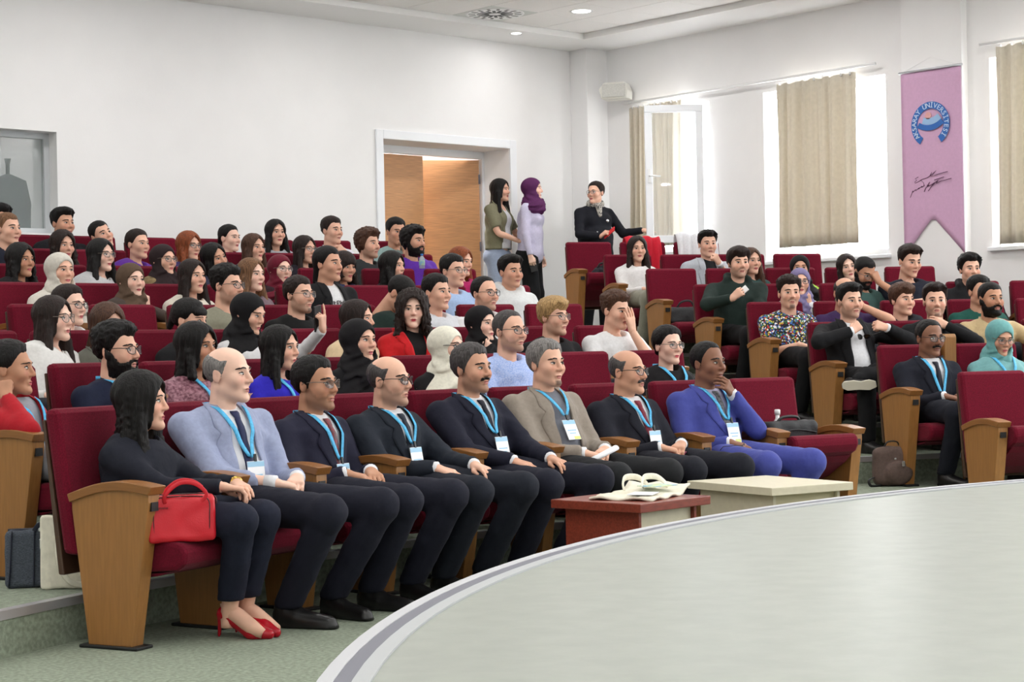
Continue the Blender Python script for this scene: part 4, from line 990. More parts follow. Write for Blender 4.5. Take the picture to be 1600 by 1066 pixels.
    if hair:
        hv, hf = hair_mesh(hair, sex, .0064 if (row or 9) <= 2 else .0084 if (row or 9) <= 4 else .0096)
        key = ('hm', hair, sex, hc, hcol, len(hv))
        if key not in HCACHE: HCACHE[key] = MB().add(hv, hf, 0, True).mesh('headscarf' if hair[:5] == 'hijab' else 'hair', cloth(hcol, .8, .06) if hcol else hm)
        o = link('headscarf' if hair[:5] == 'hijab' else 'hair', HCACHE[key], root); o.matrix_local = Mh
    for b in (beard or '').split('+'):
        if b == 'full' or (b == 'mous' and row and row <= 2):
            hv, hf = beard_mesh(b, sex, .005); key = ('bm', b, bcol or hc)
            if key not in HCACHE: HCACHE[key] = MB().add(hv, hf, 0, True).mesh('beard', HC[bcol or hc])
            o = link('moustache' if b == 'mous' else 'beard', HCACHE[key], root); o.matrix_local = Mh
    if glasses:
        kind, fm, lm_ = {'dark': ('std', M_gframe, M_lens), 'metal': ('std', M_gmetal, M_lens), 'round': ('round', M_gmetal, M_lens), 'sun': ('std', M_gframe, M_lensd), 'tint': ('rimless', M_gmetal, M_lensd)}[glasses]
        key = ('gl', glasses)
        if key not in HCACHE: HCACHE[key] = glasses_mesh(kind).mesh('glasses', [fm, lm_])
        o = link('glasses', HCACHE[key], root); o.matrix_local = Mh
    # trousers and shoes
    key = (str(legs), fat > 1.1, h if not hiddenlegs else 0, wide, hem)
    if key not in TROUS: TROUS[key] = trousers(None, legs, min(fat, 1.12), max(h, .0135) if not hiddenlegs else .024, wide, hem)
    tk = (key, legc)
    if tk not in TROUS: TROUS[tk] = MB().add(*TROUS[key], 0, True).mesh('trousers', cloth(legc) if isinstance(legc, tuple) else legc)
    link('trousers', TROUS[tk], root)
    if shoe:
        for i, s in enumerate((-1, 1)):
            an = np.array(legs[2][i]); 
            o = link('shoe', shoe_mesh(shoekind, shoem or M_shoe), root, (an[0], an[1], max(0, an[2] - .09)), (0, 0, math.radians(-s * 9 if not stand else 0)))
    info = dict(root=root, head=hc_, nb=nb, AR=AR, Rt=Rt, F=F, X=X, proj=proj, Mh=Mh, gar=gar, yaw=yaw, vtop=vtop, loc=loc, rz=rz)
    return info
HD = dict(navywoman=(1,110.34,1.055), lightblue=(1,106.35,1.158), navyglasses=(1,102.18,1.100), baldsun=(1,98.52,1.102), mustache=(1,94.31,1.147), greytan=(1,90.46,1.161), glassdark=(1,86.21,1.105), bluesuit=(1,81.97,1.139), redblazer=(2,108.72,1.021), beardnavy=(2,104.44,1.098), maroonsp=(2,101.08,1.104), royalblue=(2,97.42,1.090), blackhij2=(2,93.83,1.123), whitehij=(2,89.73,1.081), blueshirt=(2,86.71,1.171), kazakh=(2,79.01,1.063), longglass=(3,101.81,1.093), oliveface=(3,99.73,1.059), bangs=(3,96.43,1.085), bhijwhite=(3,93.97,1.124), beigearm=(3,89.29,1.087), curlyred=(3,86.87,1.144), bhij3=(3,83.76,1.052), blond=(3,80.44,1.096), facepalm=(3,77.55,1.133), purpglass=(4,97.22,1.020), oliveT=(4,91.07,1.154), manbun=(4,88.14,1.100), headdown=(4,83.87,1.107), whiteT4=(4,82.29,1.118), glass4=(4,80.20,1.111), whitehij5=(5,94.34,1.104), brownhij=(5,91.71,1.048), darklong5=(5,89.38,1.079), heavy=(5,83.97,1.188), lightbrown=(5,87.07,1.095), maroonhij=(6,83.44,1.011), glass5=(5,78.78,1.140), hoodwhite=(5,76.33,1.134), denim=(6,80.89,1.039), dark6=(6,78.95,1.043), redhair=(6,76.14,1.085), curlyblk=(6,93.09,1.047), blkglass=(6,90.22,1.096), dkbrownhij=(6,87.91,1.071), tilt=(6,85.99,1.089), cheekdk=(7,80.39,1.052), greyT=(7,77.89,1.110), greencap=(7,76.08,1.138), brown7=(7,89.38,1.045), purple7=(7,86.69,1.072), orange7=(7,84.80,1.063), brownlong7=(7,82.36,1.060), man15=(7,91.27,1.166), man100=(8,87.47,1.122), tilt160=(8,86.13,1.037), ponytail=(8,81.46,1.028), longdk8=(8,79.72,1.082), manwhite8=(8,77.56,1.115), teal8=(8,75.07,1.114), edge=(8,89.62,1.128), indian=(2,66.11,1.084), tealhij=(2,62.69,1.072), blksuit=(3,66.57,1.182), blkchin=(3,62.59,1.176), beige=(3,60.00,1.185), pattern=(4,66.56,1.100), purpbald=(4,64.04,1.096), young=(4,61.46,1.037), dkgreen=(4,58.01,1.094), hoodie=(5,66.58,1.200), beardteal=(5,60.92,1.121), bignavy=(5,58.93,1.213), asian=(5,56.33,1.133), lilac=(5,64.58,1.038), neon=(6,61.80,1.022), palegreen=(6,59.78,1.025), behind=(6,63.88,1.086), greyjk=(7,63.98,1.121), blouse=(7,66.92,1.075))
def _pat():
    m = mat("pattern_print", (40, 40, 50), .8, bump=.2, bscale=26); nt = m.node_tree; b = nt.nodes["Principled BSDF"]; tc = nt.nodes.new("ShaderNodeTexCoord"); v = nt.nodes.new("ShaderNodeTexVoronoi"); v.inputs["Scale"].default_value = 88; nt.links.new(tc.outputs["Object"], v.inputs["Vector"])
    s = nt.nodes.new("ShaderNodeSeparateColor"); nt.links.new(v.outputs["Color"], s.inputs[0]); r = nt.nodes.new("ShaderNodeValToRGB"); r.color_ramp.interpolation = "CONSTANT"; nt.links.new(s.outputs[0], r.inputs[0])
    cs = [(0, (26, 26, 34)), (.50, (176, 40, 44)), (.60, (226, 226, 230)), (.71, (60, 104, 176)), (.83, (196, 176, 66)), (.92, (60, 130, 80))]
    e = r.color_ramp.elements; e[0].position, e[0].color = cs[0][0], (*lin(cs[0][1]), 1); e[1].position, e[1].color = cs[1][0], (*lin(cs[1][1]), 1)
    for p, c in cs[2:]: q = e.new(p); q.color = (*lin(c), 1)
    nt.links.new(r.outputs[0], b.inputs["Base Color"]); return m
M_PAT = _pat()
HD['lilac'] = (5, 63.75, 1.04)
SEATC = {2: 78.8, 3: 77.3, 4: 76.5, 5: 76.1, 6: 76.1, 7: 75.9, 8: 75.2}   # angle of each centre row's last seat
def pitch(row): return math.degrees(.54 / (R1 + RD * (row - 1)))
SEATS = {}
for row in range(1, 9):
    p = pitch(row)
    for k in range(15):
        th = (77.95 if row == 1 else SEATC[row]) + p * k
        x, y = ring(R1 + RD * (row - 1), th)
        v = np.array((x, y)) @ np.array(((RIGHT.x, FWD.x), (RIGHT.y, FWD.y))); px = 800 + 2814.7 * v[0] / v[1]
        if px < -150 or (row == 1 and k > 8) or (row == 2 and k > 8): break
        SEATS[(row, 'c', k)] = th
    for k in range(9):
        th = 68.12 - p * (k + .5); x, y = ring(R1 + RD * (row - 1), th)
        v = np.array((x, y)) @ np.array(((RIGHT.x, FWD.x), (RIGHT.y, FWD.y))); px = 800 + 2814.7 * v[0] / v[1]
        if px > 1780 or x > XR - .5: break
        SEATS[(row, 'r', k)] = th
OCC = {}
ASSIGN = {}
def assign_row(row):
    ks = sorted([k for k in HD if HD[k][0] == row], key=lambda k: HD[k][1]); ss = sorted([s for s in SEATS if s[0] == row], key=lambda s: SEATS[s])
    n, m = len(ks), len(ss); D = np.full((n + 1, m + 1), 1e9); D[0, :] = 0; T = {}
    for i in range(1, n + 1):
        for j in range(i, m + 1):
            a = D[i, j - 1]; b = D[i - 1, j - 1] + (HD[ks[i - 1]][1] - SEATS[ss[j - 1]]) ** 2; D[i, j] = min(a, b); T[i, j] = b < a
    i, j = n, m
    while i:
        if T[i, j]: ASSIGN[ks[i - 1]] = ss[j - 1]; i -= 1
        j -= 1
for row in range(1, 9): assign_row(row)
DBG = []
def PE(key, label, short, **kw):
    row, th, top = HD[key]; s = ASSIGN[key]; DBG.append((row, key, round(th - SEATS[s], 2)))
    OCC[s] = short; return person(label, row, th, top, seat=SEATS[s], **kw)
def AH(s, d, up=None, back=(0, -1, .2), hp='fist', pole=None):
    def f(hc, nb, Rt, yaw):
        u = np.array(up if up is not None else (-s * .35, -.25, 1)); r = (hc + rotz(yaw) @ np.array(d), rotz(yaw * .8) @ u, rotz(yaw * .8) @ np.array(back, float), hp)
        return r + ((pole,) if pole else ())
    return f
def AL(w, fd, bk=(0, 0, 1), hp='rest', pole=None): return (np.array(w), fd, bk, hp) + ((pole,) if pole else ())
PERS = {}
# ---- first row
def legs_(kx=.125, ky=-.22, ax=.12, ay=-.03, dx=0., dax=0., kz=.476, hw=.09): return ([(-hw, .27, .490), (hw, .27, .490)], [(-kx + dx, ky, kz), (kx + dx, ky, kz)], [(-ax + dax, ay, .09), (ax + dax, ay, .09)])
NAVY = (38, 40, 58)
P1 = PE('navywoman', 'woman in dark navy jacket with red heels at the left end of the front row', 'the woman in navy with red heels', phi=72, sex='f', skin='light', hair='vfull', hc='black', wear='sweater', c=(40, 42, 58), arms={-1: AL((-.01, -.10, .60), (.75, -.6, -.2), (0, .1, 1), 'loose'), 1: AL((.13, -.06, .605), (-.5, -.85, -.2), (.1, .1, 1), 'rest')}, twist=8,
        legs=legs_(.075, -.21, .05, -.06, .03, .12), legc=(38, 42, 64), shoekind='pump', shoem=M_redshoe, hem=.15, wide=.9, hiddenlegs=False, fat=1.02)
P2 = PE('lightblue', 'balding man in light blue-grey blazer with navy tie and blue lanyard in the front row', 'the balding man in the light blue-grey blazer', phi=62, skin='pale', hair='ring', hc='grey', twist=-14, wear='jacket', c=(158, 166, 196), tie=(44, 50, 92), lany=.31, pose='clasp', legs=legs_(.18, -.36, .15, -.12), legc=NAVY, hiddenlegs=False, fat=1.06, vz=.34)
P3 = PE('navyglasses', 'man in dark navy suit with red patterned tie and thin glasses in the front row', 'the man with the red patterned tie', phi=56, skin='tan', hair='grey_comb', hc='black', beard='stubble', glasses='tint', wear='suit', c=(48, 48, 72), tie=mat('tie_paisley', (140, 40, 52), .5, scale=55, col2=(86, 66, 72)), lany=.30, pose='lap', legs=legs_(.16, -.35, .14, -.13), legc=NAVY, hiddenlegs=False, fat=1.03)
P4 = PE('baldsun', 'bald man with tinted glasses in dark blue-grey suit, hands on his knees, front row', 'the bald man with tinted glasses', phi=62, skin='light', hair='ring', hc='dgrey', beard='stubble', glasses='sun', wear='suit', c=(44, 50, 64), tie=(50, 58, 76), lany=.24, pose='knees', legs=legs_(.16, -.35, .14, -.12), legc=(40, 44, 58), hiddenlegs=False, fat=1.05)
P5 = PE('mustache', 'man with black moustache in navy suit and plain dark tie in the front row', 'the man with the black moustache', phi=50, skin='mid', hair='grey_comb', hc='dgrey', beard='mous+stubble', bcol='black', wear='suit', c=(38, 40, 60), tie=(30, 32, 52), lany=.27, pose='knees', legs=legs_(.18, -.35, .15, -.12), legc=(38, 40, 58), hiddenlegs=False, fat=1.1)
P6 = PE('greytan', 'grey-haired man in taupe blazer holding rolled papers in the front row', 'the grey-haired man in the taupe blazer', phi=44, skin='light', hair='grey_comb', hc='grey', beard='goatee', bcol='dgrey', wear='jacket', c=(150, 140, 130), c2=(122, 126, 136), lany=.20, pose='clasp', legs=legs_(.18, -.34, .15, -.12), legc=(46, 48, 52), hiddenlegs=False, fat=1.16, vz=.33)
P7 = PE('glassdark', 'balding man with black glasses and burgundy tie, hands crossed in his lap, front row', 'the man with black glasses and burgundy tie', phi=58, skin='mid', hair='ring', hc='dgrey', beard='mous', bcol='dgrey', glasses='dark', wear='suit', c=(38, 40, 54), tie=(130, 40, 58), lany=.24, pose='clasp', legs=legs_(.17, -.34, .14, -.12), legc=(38, 40, 52), hiddenlegs=False, fat=1.06)
P8 = PE('bluesuit', 'man in bright blue suit resting his chin on his hand, front row', 'the man in the bright blue suit', phi=50, skin='dark', hair='receding', hc='black', wear='suit', c=(70, 78, 156), tie=mat('tie_grey', (120, 122, 128), .5, scale=70, col2=(60, 62, 70)), c2=(190, 186, 214), lany=.26, arms={1: AH(1, (.06, -.115, -.17), (-.75, -.2, .6), hp='loose', pole=(.5, -.2, -.8))}, legs=legs_(.16, -.34, .14, -.12), legc=(72, 80, 158), hiddenlegs=False, fat=1.08)
# ---- second row
PERS['red'] = PE('redblazer', 'woman in red blazer over grey top leaning on the left end seat of row two', 'the woman in the red blazer', phi=74, sex='f', skin='tan', hair='low', hc='black', wear='blazer', c=(178, 28, 40), c2=(150, 152, 160), lany=.30, arms={-1: AH(-1, (-.115, -.01, -.125), (.3, .2, 1), (-.9, -.2, .1), 'fist', (-.25, -.9, -.7))}, legc=(150, 152, 160), vz=.33, twist=14)
PE('beardnavy', 'bearded young man with glasses in dark navy polo and lanyard in row two', 'the bearded man in the navy polo', phi=58, skin='light', hair='thick', hc='black', beard='full', glasses='dark', wear='polo', c=(34, 42, 72), lany=.28)
PE('maroonsp', 'woman in sparkling maroon blouse half hidden behind the balding man', 'the woman in the sparkling maroon blouse', phi=52, sex='f', skin='tan', hair='bob', hc='black', wear='sweater', c=(104, 44, 66), cvar=mat('maroon_sequin', (96, 40, 60), .5, scale=70, col2=(170, 120, 134), bump=.3), lany=.26)
PE('royalblue', 'woman with long black hair in royal blue blouse in row two', 'the woman in royal blue', phi=58, sex='f', skin='light', hair='vlong', hc='black', wear='dress', c=(50, 42, 190), lany=.28)
PE('blackhij2', 'woman in long black headscarf and black coat behind the bald man', 'the woman in the long black headscarf of row two', phi=46, sex='f', skin='light', hair='hijab3', hcol=(26, 24, 28), wear='sweater', c=(28, 26, 30))
PE('whitehij', 'woman in cream headscarf and glasses with black coat in row two', 'the woman in the cream headscarf and glasses', phi=55, sex='f', skin='pale', hair='hijab', hcol=(232, 228, 212), glasses='dark', wear='sweater', c=(30, 28, 32))
PE('blueshirt', 'grey-bearded man with glasses in pale blue checked shirt in row two', 'the man in the pale blue checked shirt', phi=46, skin='light', hair='receding', hc='dgrey', beard='stubble', glasses='dark', wear='shirt', c=(150, 172, 226), cvar=mat('blue_gingham', (146, 170, 226), .8, scale=120, col2=(186, 200, 238), bump=.2, bscale=26), fat=1.1)
PE('kazakh', 'woman with black bun and glasses in black cardigan with lanyard in row two', 'the woman with glasses and black bun', phi=38, sex='f', skin='pale', lips='red', hair='low', hc='black', glasses='metal', wear='sweater', c=(30, 28, 32), lany=.24, fat=1.05)
PE('indian', 'balding man with glasses and moustache in dark suit at the aisle, hands in his lap', 'the man in the dark suit at the aisle', phi=34, pitch=4, skin='dark', hair='receding', hc='black', beard='mous', bcol='black', glasses='dark', wear='suit', c=(36, 38, 54), tie=(34, 36, 56), lany=.34, pose='clasp', legc=(36, 38, 52), hiddenlegs=False, legs=legs_(.11, -.22, .10, -.04))
PE('tealhij', 'woman in teal headscarf and teal tunic looking down at the right edge', 'the woman in the teal headscarf', phi=28, pitch=16, sex='f', skin='mid', hair='hijab3', hcol=(108, 164, 164), glasses='metal', wear='sweater', c=(120, 172, 174), lany=.22, pose='lap', fat=1.06)
# ---- third row
PE('longglass', 'woman with very long dark hair and round glasses in white knit sweater', 'the woman with very long hair and white sweater', phi=56, sex='f', skin='pale', hair='vlong', hc='dark', glasses='round', wear='sweater', c=(224, 222, 220))
PE('oliveface', 'brown-haired woman in grey-green jacket holding her hand over her face', 'the woman covering her face', phi=28, pitch=10, sex='f', skin='light', hair='long2', hc='brown', wear='blazer', c=(112, 112, 102), arms={-1: AH(-1, (-.02, -.115, -.16), (.1, .1, 1))})
PE('bangs', 'woman with fringe and ponytail in black top in row three', 'the woman with fringe and ponytail', phi=62, pitch=6, sex='f', skin='light', hair='ponybangs', hc='black', wear='tee', c=(30, 30, 34))
PBW = PE('bhijwhite', 'woman in black headscarf and white jacket looking down at her phone', 'the woman in black headscarf and white jacket', phi=56, pitch=16, sex='f', skin='light', hair='hijab2', hcol=(24, 22, 26), wear='sweater', c=(226, 226, 228), arms={1: AL((.20, -.06, .90), (-.15, -.15, 1), (.3, -1, 0), 'point', (.5, .1, -.9))})
PE('beigearm', 'dark-haired woman in beige top hidden behind the black headscarf, arms raised to her head', 'the woman in the beige top', phi=66, sex='f', skin='light', hair='long', hc='dark', wear='sweater', c=(222, 196, 160), arms={1: AH(1, (.085, -.01, -.10), (-.2, 0, 1), hp='fist', pole=(.15, -.2, -1))})
PE('curlyred', 'curly-haired woman in red hooded jacket looking at the camera', 'the curly-haired woman in red', phi=4, sex='f', skin='pale', lips='red', hair='curly_f', hc='dark', wear='blazer', c=(196, 28, 34), c2=(26, 24, 26))
PE('bhij3', 'young woman in close black headscarf in row three behind the blue shirt', 'the young woman in the black headscarf of row three', phi=48, sex='f', skin='pale', hair='hijab2', hcol=(24, 22, 26), wear='sweater', c=(26, 24, 28), arms={-1: AH(-1, (-.05, -.07, -.19), hp='loose')})
PE('blond', 'blond man with glasses in black t-shirt in row three', 'the blond man with glasses', phi=50, skin='light', hair='fringe', hc='blond', beard='stubble', glasses='metal', wear='tee', c=(28, 28, 32))
PE('facepalm', 'young man in white t-shirt covering his face with his hand', 'the man in white covering his face', phi=46, pitch=6, skin='light', hair='spiky', hc='brown', wear='tee', c=(232, 232, 234), arms={1: AH(1, (.01, -.135, -.135), (-.15, .05, 1), (-.1, -1, .1), 'flat', (.1, -.7, -.7))})
PE('blksuit', 'man with moustache in black suit and white shirt adjusting his lapels, legs crossed', 'the man in black suit and white shirt', phi=30, skin='light', hair='quiff', hc='black', beard='stubble+mous', wear='jacket', c=(30, 30, 34), c2=(232, 232, 236), arms={-1: AL((-.125, .10, .84), (.75, .1, .5), (0, -1, .2), 'fist', (-1, 0, -.3)), 1: AL((.155, .10, .86), (-.9, .1, .25), (0, -1, .3), 'fist', (1, 0, -.4))}, vz=.40, legc=(30, 30, 34), hiddenlegs=False, fat=1.06,
   legs=([(-.09, .27, .505), (.09, .27, .505)], [(-.15, -.14, .52), (.13, -.12, .58)], [(-.14, -.12, .09), (-.22, -.17, .50)]), shoe=False)
PE('blkchin', 'man with short beard in black shirt touching his chin, facing the camera', 'the bearded man in black touching his chin', phi=8, skin='light', hair='quiff', hc='dark', beard='stubble+goatee', wear='sweater', c=(28, 28, 32), arms={1: AH(1, (.06, -.10, -.175), (-.8, -.1, .3), hp='loose', pole=(.9, -.2, -.5))})
PE('beige', 'dark-bearded man in beige polo behind the teal headscarf', 'the man in the beige polo', phi=32, skin='tan', hair='crop', hc='black', beard='full', wear='polo', c=(196, 172, 132), arms={1: AL((.30, -.05, .80), (-.6, -.3, .4), (0, -.6, 1), 'loose')})
# ---- fourth row
PE('purpglass', 'woman with purple-framed glasses and white top at the left', 'the woman with purple glasses', phi=50, sex='f', skin='pale', hair='low', hc='dark', glasses='dark', wear='sweater', c=(228, 228, 230))
PE('oliveT', 'man with thick black hair and glasses in sage green t-shirt', 'the man in the sage green t-shirt', phi=55, skin='light', hair='spiky', hc='black', beard='stubble', glasses='dark', wear='tee', c=(138, 136, 118))
PE('manbun', 'man with tied-back dark hair and glasses in black t-shirt with red lettering', 'the man with tied-back hair and printed black t-shirt', phi=48, skin='light', hair='bun_m', hc='dark', beard='stubble+goatee', glasses='metal', wear='tee', c=(28, 26, 28), text=(8, .24, .045, -.125, mat('print_red', (176, 62, 60), .7, scale=30, col2=(130, 110, 90))))
PE('headdown', 'man in dark green shirt bowing his head', 'the man in dark green bowing his head', phi=66, pitch=36, skin='mid', hair='crop', hc='black', wear='tee', c=(36, 58, 52))
PE('whiteT4', 'man with short dark hair in pale grey t-shirt beside the bowed head', 'the man in the pale grey t-shirt', phi=48, skin='light', hair='short', hc='black', wear='tee', c=(214, 216, 222))
PE('glass4', 'man with dark-rimmed glasses and moustache in white t-shirt behind the black headscarf', 'the man with dark-rimmed glasses in white', phi=44, skin='light', hair='receding', hc='black', beard='mous+stubble', bcol='black', glasses='dark', wear='tee', c=(230, 230, 232))
PE('pattern', 'curly-topped young man in multicoloured patterned t-shirt at the aisle', 'the man in the patterned t-shirt', phi=14, skin='light', hair='spiky', hc='dark', beard='goatee+mous', wear='tee', c=(40, 40, 50), cvar=M_PAT, pose='clasp', hiddenlegs=False, legc=(28, 28, 32), twist=0)
PE('purpbald', 'balding man in purple t-shirt raising his hand behind the black suit', 'the balding man in purple', phi=24, pitch=12, skin='mid', hair='ring', hc='dark', wear='tee', c=(66, 44, 92), arms={1: AH(1, (.10, -.08, -.10), (-.7, 0, .7), hp='loose', pole=(.8, -.5, -.6))})
PE('young', 'young man with brown fringe in dark shirt at the right', 'the young man with brown fringe', phi=38, skin='light', hair='fringe', hc='brown', wear='polo', c=(40, 40, 52))
PE('dkgreen', 'man in dark green t-shirt hidden behind the beige polo', 'the man in the dark green t-shirt', phi=34, skin='mid', hair='short', hc='black', wear='tee', c=(28, 86, 76))
# ---- fifth row
PE('whitehij5', 'woman in beige headscarf and cream coat at the left', 'the woman in the beige headscarf', phi=34, sex='f', skin='light', hair='hijab', hcol=(206, 200, 190), wear='sweater', c=(216, 210, 200))
PE('brownhij', 'woman in brown headscarf resting her cheek on her hand', 'the woman in the brown headscarf', phi=34, sex='f', skin='pale', hair='hijab2', hcol=(98, 78, 62), wear='sweater', c=(84, 72, 66), arms={1: AH(1, (.065, -.075, -.185), hp='fist', pole=(.9, -.5, -.5))})
PE('darklong5', 'woman with long dark hair in cream jacket in row five', 'the woman in the cream jacket', phi=40, sex='f', skin='light', hair='long', hc='dark', wear='sweater', c=(222, 214, 200))
PE('heavy', 'heavy-set man with slicked black hair in black jacket and white printed t-shirt', 'the heavy-set man with slicked hair', phi=54, skin='mid', hair='back_m', hc='black', wear='jacket', c=(28, 28, 32), c2=(228, 228, 230), text=(6, .17, .03, -.135, M_gframe), fat=1.2, hk=1.04, vz=.30, arms=False)
PE('lightbrown', 'woman with long light brown hair behind the sage green t-shirt', 'the woman with long light brown hair', phi=46, sex='f', skin='pale', hair='long', hc='light', wear='sweater', c=(120, 100, 110))
PE('glass5', 'man with glasses in light blue shirt with a black shoulder strap', 'the man in light blue with a shoulder strap', phi=46, skin='light', hair='short', hc='black', glasses='metal', wear='tee', c=(168, 192, 230))
PE('hoodwhite', 'young man in white hoodie before the standing women', 'the young man in the white hoodie', phi=36, skin='mid', hair='quiff', hc='black', wear='hoodie', c=(222, 224, 226))
PHD = PE('hoodie', 'bearded man in dark green hoodie leaning into the aisle with a phone in his hand', 'the man in the dark green hoodie', phi=18, skin='light', hair='fringe', hc='dark', beard='stubble+mous', wear='hoodie', c=(44, 62, 56), fwd=.06, twist=-12, arms={-1: AL((-.20, -.08, .78), (.55, -.3, .5), (-.4, -.8, .3), 'grip', (-.9, .3, -.5)), 1: AL((-.02, -.12, .56), (-.7, -.4, -.3), (0, -.3, 1), 'loose')}, legc=(28, 28, 32), hiddenlegs=False, fat=1.05)
PE('lilac', 'woman in lilac patterned headscarf and glasses with her hand on her cheek', 'the woman in the lilac headscarf', phi=8, sex='f', skin='light', hair='hijab2', hcol=(126, 116, 156), glasses='dark', wear='sweater', c=(228, 228, 232), arms={1: AH(1, (.06, -.08, -.18), hp='fist', pole=(.5, -.6, -.6))})
PE('beardteal', 'bearded man with glasses in teal shirt resting his bowed forehead on his hand', 'the bearded man resting his forehead', phi=36, pitch=26, skin='tan', hair='crop', hc='black', beard='full', glasses='metal', wear='tee', c=(66, 96, 92), arms={1: AH(1, (.055, -.12, -.085), (-.4, .1, .8), hp='fist', pole=(.7, -.5, -.6))})
PE('bignavy', 'big man in navy sweater with folded arms below the pink banner', 'the big man in the navy sweater', phi=32, pitch=12, skin='light', hair='quiff', hc='dark', wear='tee', c=(34, 38, 58), fat=1.18, hk=1.05, arms={-1: lambda hc, nb, Rt, yaw: (nb + np.array((.07, -.24, -.17)), (1, .15, 0), (0, -.6, .8), 'loose', (-.8, -.4, -.4)), 1: lambda hc, nb, Rt, yaw: (nb + np.array((-.06, -.22, -.20)), (-1, .15, 0), (0, -.6, .8), 'loose', (.8, -.4, -.4))})
PE('asian', 'young man with black hair in black jacket under the banner tail', 'the young man in the black jacket', phi=20, skin='light', hair='thick', hc='black', wear='hoodie', c=(32, 32, 36))
# ---- sixth row
PE('maroonhij', 'woman in maroon headscarf and glasses', 'the woman in the maroon headscarf', phi=32, sex='f', skin='pale', hair='hijab2', hcol=(116, 22, 46), glasses='metal', wear='sweater', c=(60, 34, 44))
PE('denim', 'person with dark fringe in denim jacket beside the heavy-set man', 'the person in the denim jacket', phi=36, pitch=8, sex='f', skin='mid', hair='bangs', hc='dark', wear='sweater', c=(54, 66, 100))
PE('dark6', 'woman with shoulder-length black hair near the water bottle', 'the woman near the water bottle', phi=58, sex='f', skin='light', hair='bob', hc='black', wear='sweater', c=(46, 44, 56))
PE('redhair', 'woman with reddish hair in magenta top by the door', 'the woman in magenta', phi=52, pitch=6, sex='f', skin='light', hair='long2', hc='red', wear='sweater', c=(168, 28, 92))
PE('curlyblk', 'woman with curly black hair and black top at the left edge', 'the woman with curly black hair', phi=42, sex='f', skin='tan', hair='wavy', hc='black', wear='sweater', c=(34, 30, 36))
PE('blkglass', 'woman with long black hair and glasses in pale grey coat with dark scarf', 'the woman in the pale grey coat', phi=44, sex='f', skin='pale', hair='long2', hc='black', glasses='metal', wear='sweater', c=(196, 196, 198))
PE('dkbrownhij', 'woman in dark brown headscarf and glasses with camouflage jacket', 'the woman in the dark brown headscarf', phi=40, sex='f', skin='light', hair='hijab2', hcol=(56, 40, 42), glasses='metal', wear='sweater', c=(132, 112, 76), cvar=mat('camo', (140, 120, 84), .9, scale=26, col2=(92, 74, 48)))
PE('tilt', 'woman with black hair tilting her head, striped top', 'the woman tilting her head', phi=40, roll=-16, sex='f', skin='mid', hair='long', hc='black', wear='sweater', c=(60, 60, 84))
PE('neon', 'woman in black headscarf with neon green vest facing the camera', 'the woman with the neon green vest', phi=4, sex='f', skin='mid', hair='hijab2', hcol=(28, 24, 26), wear='sweater', c=(176, 220, 70))
PE('palegreen', 'woman with long dark hair in pale green top smiling at the camera', 'the woman in pale green', phi=14, roll=-10, sex='f', skin='pale', hair='long', hc='dark', wear='sweater', c=(176, 200, 190))
PE('behind', 'brown-haired woman in teal shirt behind the green hoodie', 'the brown-haired woman behind the green hoodie', phi=30, sex='f', skin='light', hair='long', hc='brown', wear='sweater', c=(58, 86, 84))
# ---- seventh row
PE('brown7', 'woman with wavy brown hair in front of the control room window', 'the woman with wavy brown hair', phi=28, sex='f', skin='light', hair='wavy', hc='dark', wear='sweater', c=(50, 44, 50))
PE('purple7', 'woman with tied dark hair in purple sweatshirt', 'the woman in the purple sweatshirt', phi=44, sex='f', skin='light', hair='updo', hc='dark', wear='sweater', c=(96, 46, 150))
PE('orange7', 'woman with orange-red hair and glasses', 'the woman with orange-red hair', phi=40, sex='f', skin='light', hair='bob', hc='red', glasses='dark', wear='sweater', c=(70, 56, 110))
PE('brownlong7', 'woman with straight brown hair in dark top', 'the woman with straight brown hair', phi=40, sex='f', skin='light', hair='long', hc='brown', wear='sweater', c=(70, 62, 92))
PE('cheekdk', 'woman with dark hair and glasses behind the heavy-set man', 'the woman with dark hair and glasses', phi=44, sex='f', skin='light', hair='long', hc='dark', glasses='metal', wear='sweater', c=(52, 46, 60))
PE('greyT', 'long-haired bearded man in charcoal t-shirt', 'the long-haired man in charcoal', phi=50, skin='light', hair='flow', hc='brown', beard='stubble', wear='tee', c=(62, 66, 68))
PE('greencap', 'bearded man in backwards green cap and purple t-shirt', 'the man in the green cap', phi=50, skin='mid', hair='flow', hc='black', beard='full', wear='tee', c=(92, 42, 156), extra='cap')
PE('man15', 'fair-haired man in dark shirt at the left edge by the window', 'the fair-haired man', phi=42, skin='light', hair='crop', hc='light', wear='polo', c=(34, 38, 58))
PE('greyjk', 'man in light grey jacket and black t-shirt in the upper right rows', 'the man in the light grey jacket', phi=16, skin='light', hair='quiff', hc='black', wear='jacket', c=(178, 182, 190), c2=(30, 30, 34), arms={1: AL((.05, -.05, .80), (-.5, -.2, .6), (0, -1, .2), 'fist')})
PE('blouse', 'woman with long hair in white blouse sitting at the aisle', 'the woman in the white blouse', phi=14, sex='f', skin='light', hair='vlong', hc='dark', wear='sweater', c=(232, 230, 230), pose='clasp', legc=(148, 146, 132), hiddenlegs=False)
